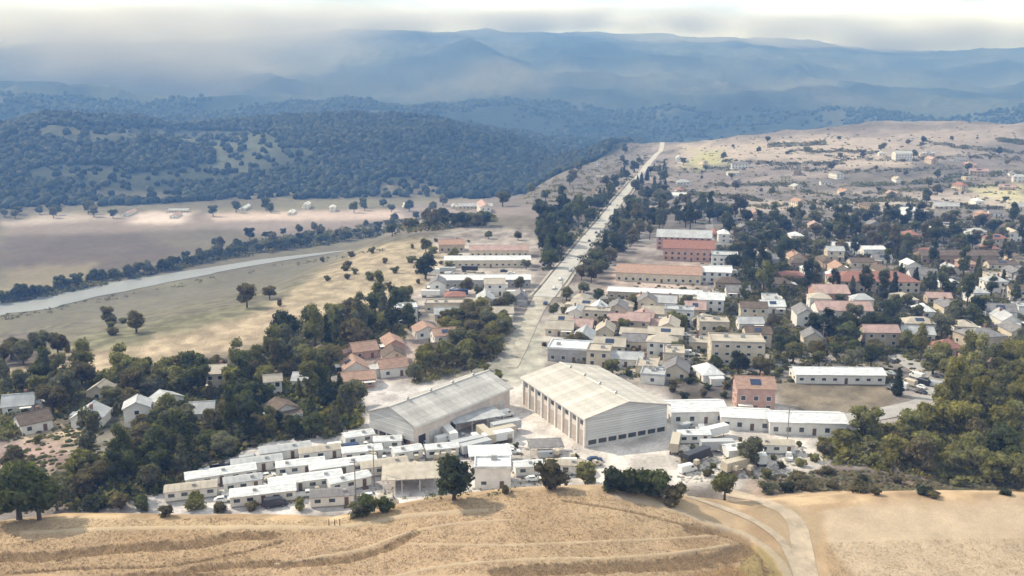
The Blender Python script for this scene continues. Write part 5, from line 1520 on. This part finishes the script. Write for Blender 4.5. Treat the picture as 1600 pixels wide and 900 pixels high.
clutter('scrub', 'low brown and green scrub over the far plain', 'scrub', 1200, [(1050, 240), (1600, 225), (1600, 350), (1040, 350)], 2.0, 7, [FM['brown'], FM['grey green'], FM['olive green']], .6)
clutter('scrub', 'garden bushes and low growth between the town houses', 'scrub', 2200, [(900, 470), (1130, 400), (1600, 400), (1600, 600), (1100, 600), (880, 550)], 1.1, 8, [FM['brown'], FM['grey green'], FM['olive green'], FM['dark green']], .7)

hedges = [[(1060, 268), (1200, 262), (1330, 270), (1500, 262)], [(1200, 300), (1330, 305), (1500, 290), (1600, 294)], [(1290, 245), (1400, 250), (1560, 244), (1600, 250)],
          [(1100, 290), (1180, 288), (1260, 292)], [(1390, 326), (1480, 322), (1600, 330)], [(1440, 222), (1520, 232), (1600, 240)], [(1090, 322), (1230, 324), (1380, 334)], [(1200, 228), (1290, 224)], [(1480, 275), (1600, 272)], [(1130, 252), (1240, 258), (1320, 254)], [(1060, 300), (1110, 306), (1190, 312)], [(1330, 290), (1420, 286), (1500, 280)], [(1560, 218), (1600, 224)], [(1230, 238), (1300, 236), (1380, 240)], [(1260, 320), (1380, 312), (1450, 316)]]
HL = ['beside the yellow field', 'below the ridge at the right edge', 'under the ridge farmhouse', 'right of the tall pink hall', 'nearest the town at the right edge', 'high on the ridge', 'nearest the town behind the trees', 'on the skyline beyond the yellow field', 'crossing the pale patch at the right edge', 'just right of the yellow field', 'behind the tall pink hall', 'left of the pale patch', 'beside the dark hollow on the skyline', 'left of the ridge farmhouse', 'second from the trees of the town']
for k, hl in enumerate(hedges):
    for a, b in zip(hl[:-1], hl[1:]):
        pass
    up_ = [(x, y - 3) for x, y in hl]; dn_ = [(x, y + 3) for x, y in reversed(hl)]
    leafy('hedge_scrub', 'dark hedge band on the far plain, ' + HL[k], 'hedge', 150, up_ + dn_, 3.4, 70 + k, ['grey green', 'brown', 'dark green', 'blackish green'], quads=18)
# ------------------------------------------------------------------ leave out what the photograph shows nothing of, then finish the labels
bpy.context.view_layer.update()
dg = bpy.context.evaluated_depsgraph_get()
eye = Vector((0, 0, CAMZ))
def top_of(o):
    while o.parent: o = o.parent
    return o
KIDS = {}
for _o in bpy.data.objects:
    if _o.parent: KIDS.setdefault(_o.parent.name, []).append(_o)
def tree_objs(o):
    out = [o]
    for c in KIDS.get(o.name, ()): out += tree_objs(c)
    return out
def seen(rec):
    o = rec['o']
    ms = [c for c in tree_objs(o) if c.type == 'MESH']
    big = sorted(ms, key=lambda c: -c.dimensions.length)[:2]
    rng = random.Random(3)
    for m in big:
        vs = m.data.vertices; n = len(vs)
        for k in range(12):
            p = m.matrix_world @ vs[rng.randrange(n)].co
            px, py = project(p.x, p.y, p.z)
            if not (-5 < px < 1605 and -5 < py < 905): continue
            d = (p - eye); ln = d.length; d.normalize()
            ok, loc, _, _, ho, _ = S.ray_cast(dg, eye, d, distance=ln + 1)
            if not ok or (top_of(ho.original) == o) or (loc - eye).length > ln - .3: return True
    return False
kept = []; dead = []
for rec in THINGS:
    if rec['label'] is None and not seen(rec): dead += tree_objs(rec['o'])
    else: kept.append(rec)
bpy.data.batch_remove(dead)
THINGS = kept
marks = []
for r in THINGS:
    r['p'] = [float(v) for v in project(r['loc'].x, r['loc'].y, r['loc'].z)]
    if r['named']: marks.append(r)
marks.append(dict(named='the road mouth', p=[840, 480])); marks.append(dict(named='the far end of the road', p=[1040, 222]))
marks.append(dict(named='the bright valley strip', p=[255, 335])); marks.append(dict(named='the river bend', p=[350, 419]))
marks.append(dict(named='the yellow far field', p=[1110, 245])); marks.append(dict(named='the bare brown plot', p=[1290, 620]))
marks.append(dict(named='the pale near field', p=[1450, 810]))
marks.append(dict(named='the tan clearing', p=[90, 670]))
ORD = ['', 'second', 'third', 'fourth', 'fifth', 'sixth', 'seventh', 'eighth', 'ninth', 'tenth', 'eleventh', 'twelfth', 'thirteenth', 'fourteenth', 'fifteenth']
buckets = {}
for r in THINGS:
    if r['label']: continue
    best = min(marks, key=lambda m: math.hypot(m['p'][0] - r['p'][0], (m['p'][1] - r['p'][1]) * 1.8))
    dx_, dy_ = r['p'][0] - best['p'][0], r['p'][1] - best['p'][1]
    rel = ('right of' if dx_ > 0 else 'left of') if abs(dx_) > abs(dy_) * 1.6 else ('behind' if dy_ < 0 else 'before')
    look = ' '.join(r['look'][:2])
    buckets.setdefault((look, rel, best['named']), []).append((math.hypot(dx_, dy_), r))
for (look, rel, nm), lst in buckets.items():
    lst.sort(key=lambda q: q[0])
    for k, (_, r) in enumerate(lst):
        o_ = '' if len(lst) == 1 else ('nearest ' if k == 0 else ORD[min(k, 14)] + ' nearest ')
        lb_ = look + ', ' + o_ + rel + ' ' + nm
        if len(lb_.split()) > 16: lb_ = lb_.replace('two storey ', '').replace('middle-sized', 'medium')
        r['o']['label'] = lb_
# ------------------------------------------------------------------ air
def haze_box():
    mb = MB(); mb.box(0, 4700, VZ - 22, 21000, 10400, HAZE_TOP - VZ + 22)
    m = bpy.data.materials.new('air'); m.use_nodes = True
    t = m.node_tree; t.nodes.clear()
    o = N(t, 'ShaderNodeOutputMaterial'); v = N(t, 'ShaderNodeVolumePrincipled')
    v.inputs['Color'].default_value = (*HAZE_COLOR, 1)
    v.inputs['Absorption Color'].default_value = (1, 1, 1, 1)
    v.inputs['Density'].default_value = HAZE_DENSITY
    L(t, v.outputs[0], o.inputs['Volume'])
    ob = mb.obj('haze', m); ob['kind'] = 'stuff'
haze_box()

# -------- mist hanging on the tops of the mountains
def mist(name, label, pts, loc, size, dens, seed, scale):
    """a rounded closed bank of mist; its own noise makes it ragged"""
    v, f = ico(3)
    rng = random.Random(seed)
    mb = MB(); mb.add([tuple(p) for p in v], f)
    m = bpy.data.materials.new(name + '_air'); m.use_nodes = True
    t = m.node_tree; t.nodes.clear()
    o = N(t, 'ShaderNodeOutputMaterial'); vo = N(t, 'ShaderNodeVolumePrincipled')
    vo.inputs['Color'].default_value = (0.97, 0.98, 1.0, 1)
    vo.inputs['Anisotropy'].default_value = 0.2
    tc = N(t, 'ShaderNodeTexCoord')
    ln = N(t, 'ShaderNodeVectorMath', operation='LENGTH'); L(t, tc.outputs['Object'], ln.inputs[0])
    fall = N(t, 'ShaderNodeMapRange'); fall.interpolation_type = 'SMOOTHSTEP'
    fall.inputs['From Min'].default_value = 0.98; fall.inputs['From Max'].default_value = 0.25
    fall.inputs['To Min'].default_value = 0; fall.inputs['To Max'].default_value = 1
    L(t, ln.outputs['Value'], fall.inputs['Value'])
    mp = N(t, 'ShaderNodeMapping'); mp.inputs['Scale'].default_value = (size[0] / scale, size[1] / scale, size[2] / (scale * .45)); mp.inputs['Location'].default_value = (seed, seed * 2, 0)
    L(t, tc.outputs['Object'], mp.inputs[0])
    n = N(t, 'ShaderNodeTexNoise'); n.inputs['Scale'].default_value = 1.0; n.inputs['Detail'].default_value = 4
    L(t, mp.outputs[0], n.inputs['Vector'])
    r = N(t, 'ShaderNodeMapRange'); r.inputs['From Min'].default_value = 0.36; r.inputs['From Max'].default_value = 0.62
    r.inputs['To Min'].default_value = 0; r.inputs['To Max'].default_value = 1
    L(t, n.outputs['Fac'], r.inputs['Value'])
    m1 = N(t, 'ShaderNodeMath', operation='MULTIPLY'); L(t, fall.outputs[0], m1.inputs[0]); L(t, r.outputs[0], m1.inputs[1])
    m2 = N(t, 'ShaderNodeMath', operation='MULTIPLY'); L(t, m1.outputs[0], m2.inputs[0]); m2.inputs[1].default_value = dens
    L(t, m2.outputs[0], vo.inputs['Density'])
    L(t, vo.outputs[0], o.inputs['Volume'])
    ob = mb.obj(name, m); ob.location = loc; ob.scale = size
    ob['kind'] = 'stuff'; ob['label'] = label; ob['category'] = 'mist'
def at_px(px, py, r):
    d = pray(px, py); h = math.hypot(d[0], d[1])
    return (d[0] / h * r, d[1] / h * r, CAMZ + d[2] / h * r)
def mist_px(px, py, r, sx, sy, sz, dens, seed, scale, label):
    x, y, z = at_px(px, py, r)
    mist('mist', label, None, (x, y, z), (sx, sy, sz), dens, seed, scale)

mist_px(40, 75, 4800, 1900, 700, 250, .0060, 3, 800, 'pale mist bank drifting over the upper slopes at the left')
mist_px(400, 42, 5600, 1700, 500, 160, .009, 5, 600, 'low mist lying along the mountain top, middle left')
mist_px(900, 36, 5900, 1900, 450, 120, .009, 8, 600, 'thin mist along the mountain top beyond the road')
mist_px(1420, 55, 5700, 2000, 500, 150, .007, 11, 700, 'thin mist along the mountain top at the right')

mist_px(420, 135, 3900, 2600, 500, 170, .0005, 21, 1400, 'faint blue mist lying behind the dark foothills')
mist_px(1300, 150, 4200, 2400, 500, 170, .0004, 23, 1400, 'faint mist behind the dry ridge at the right')
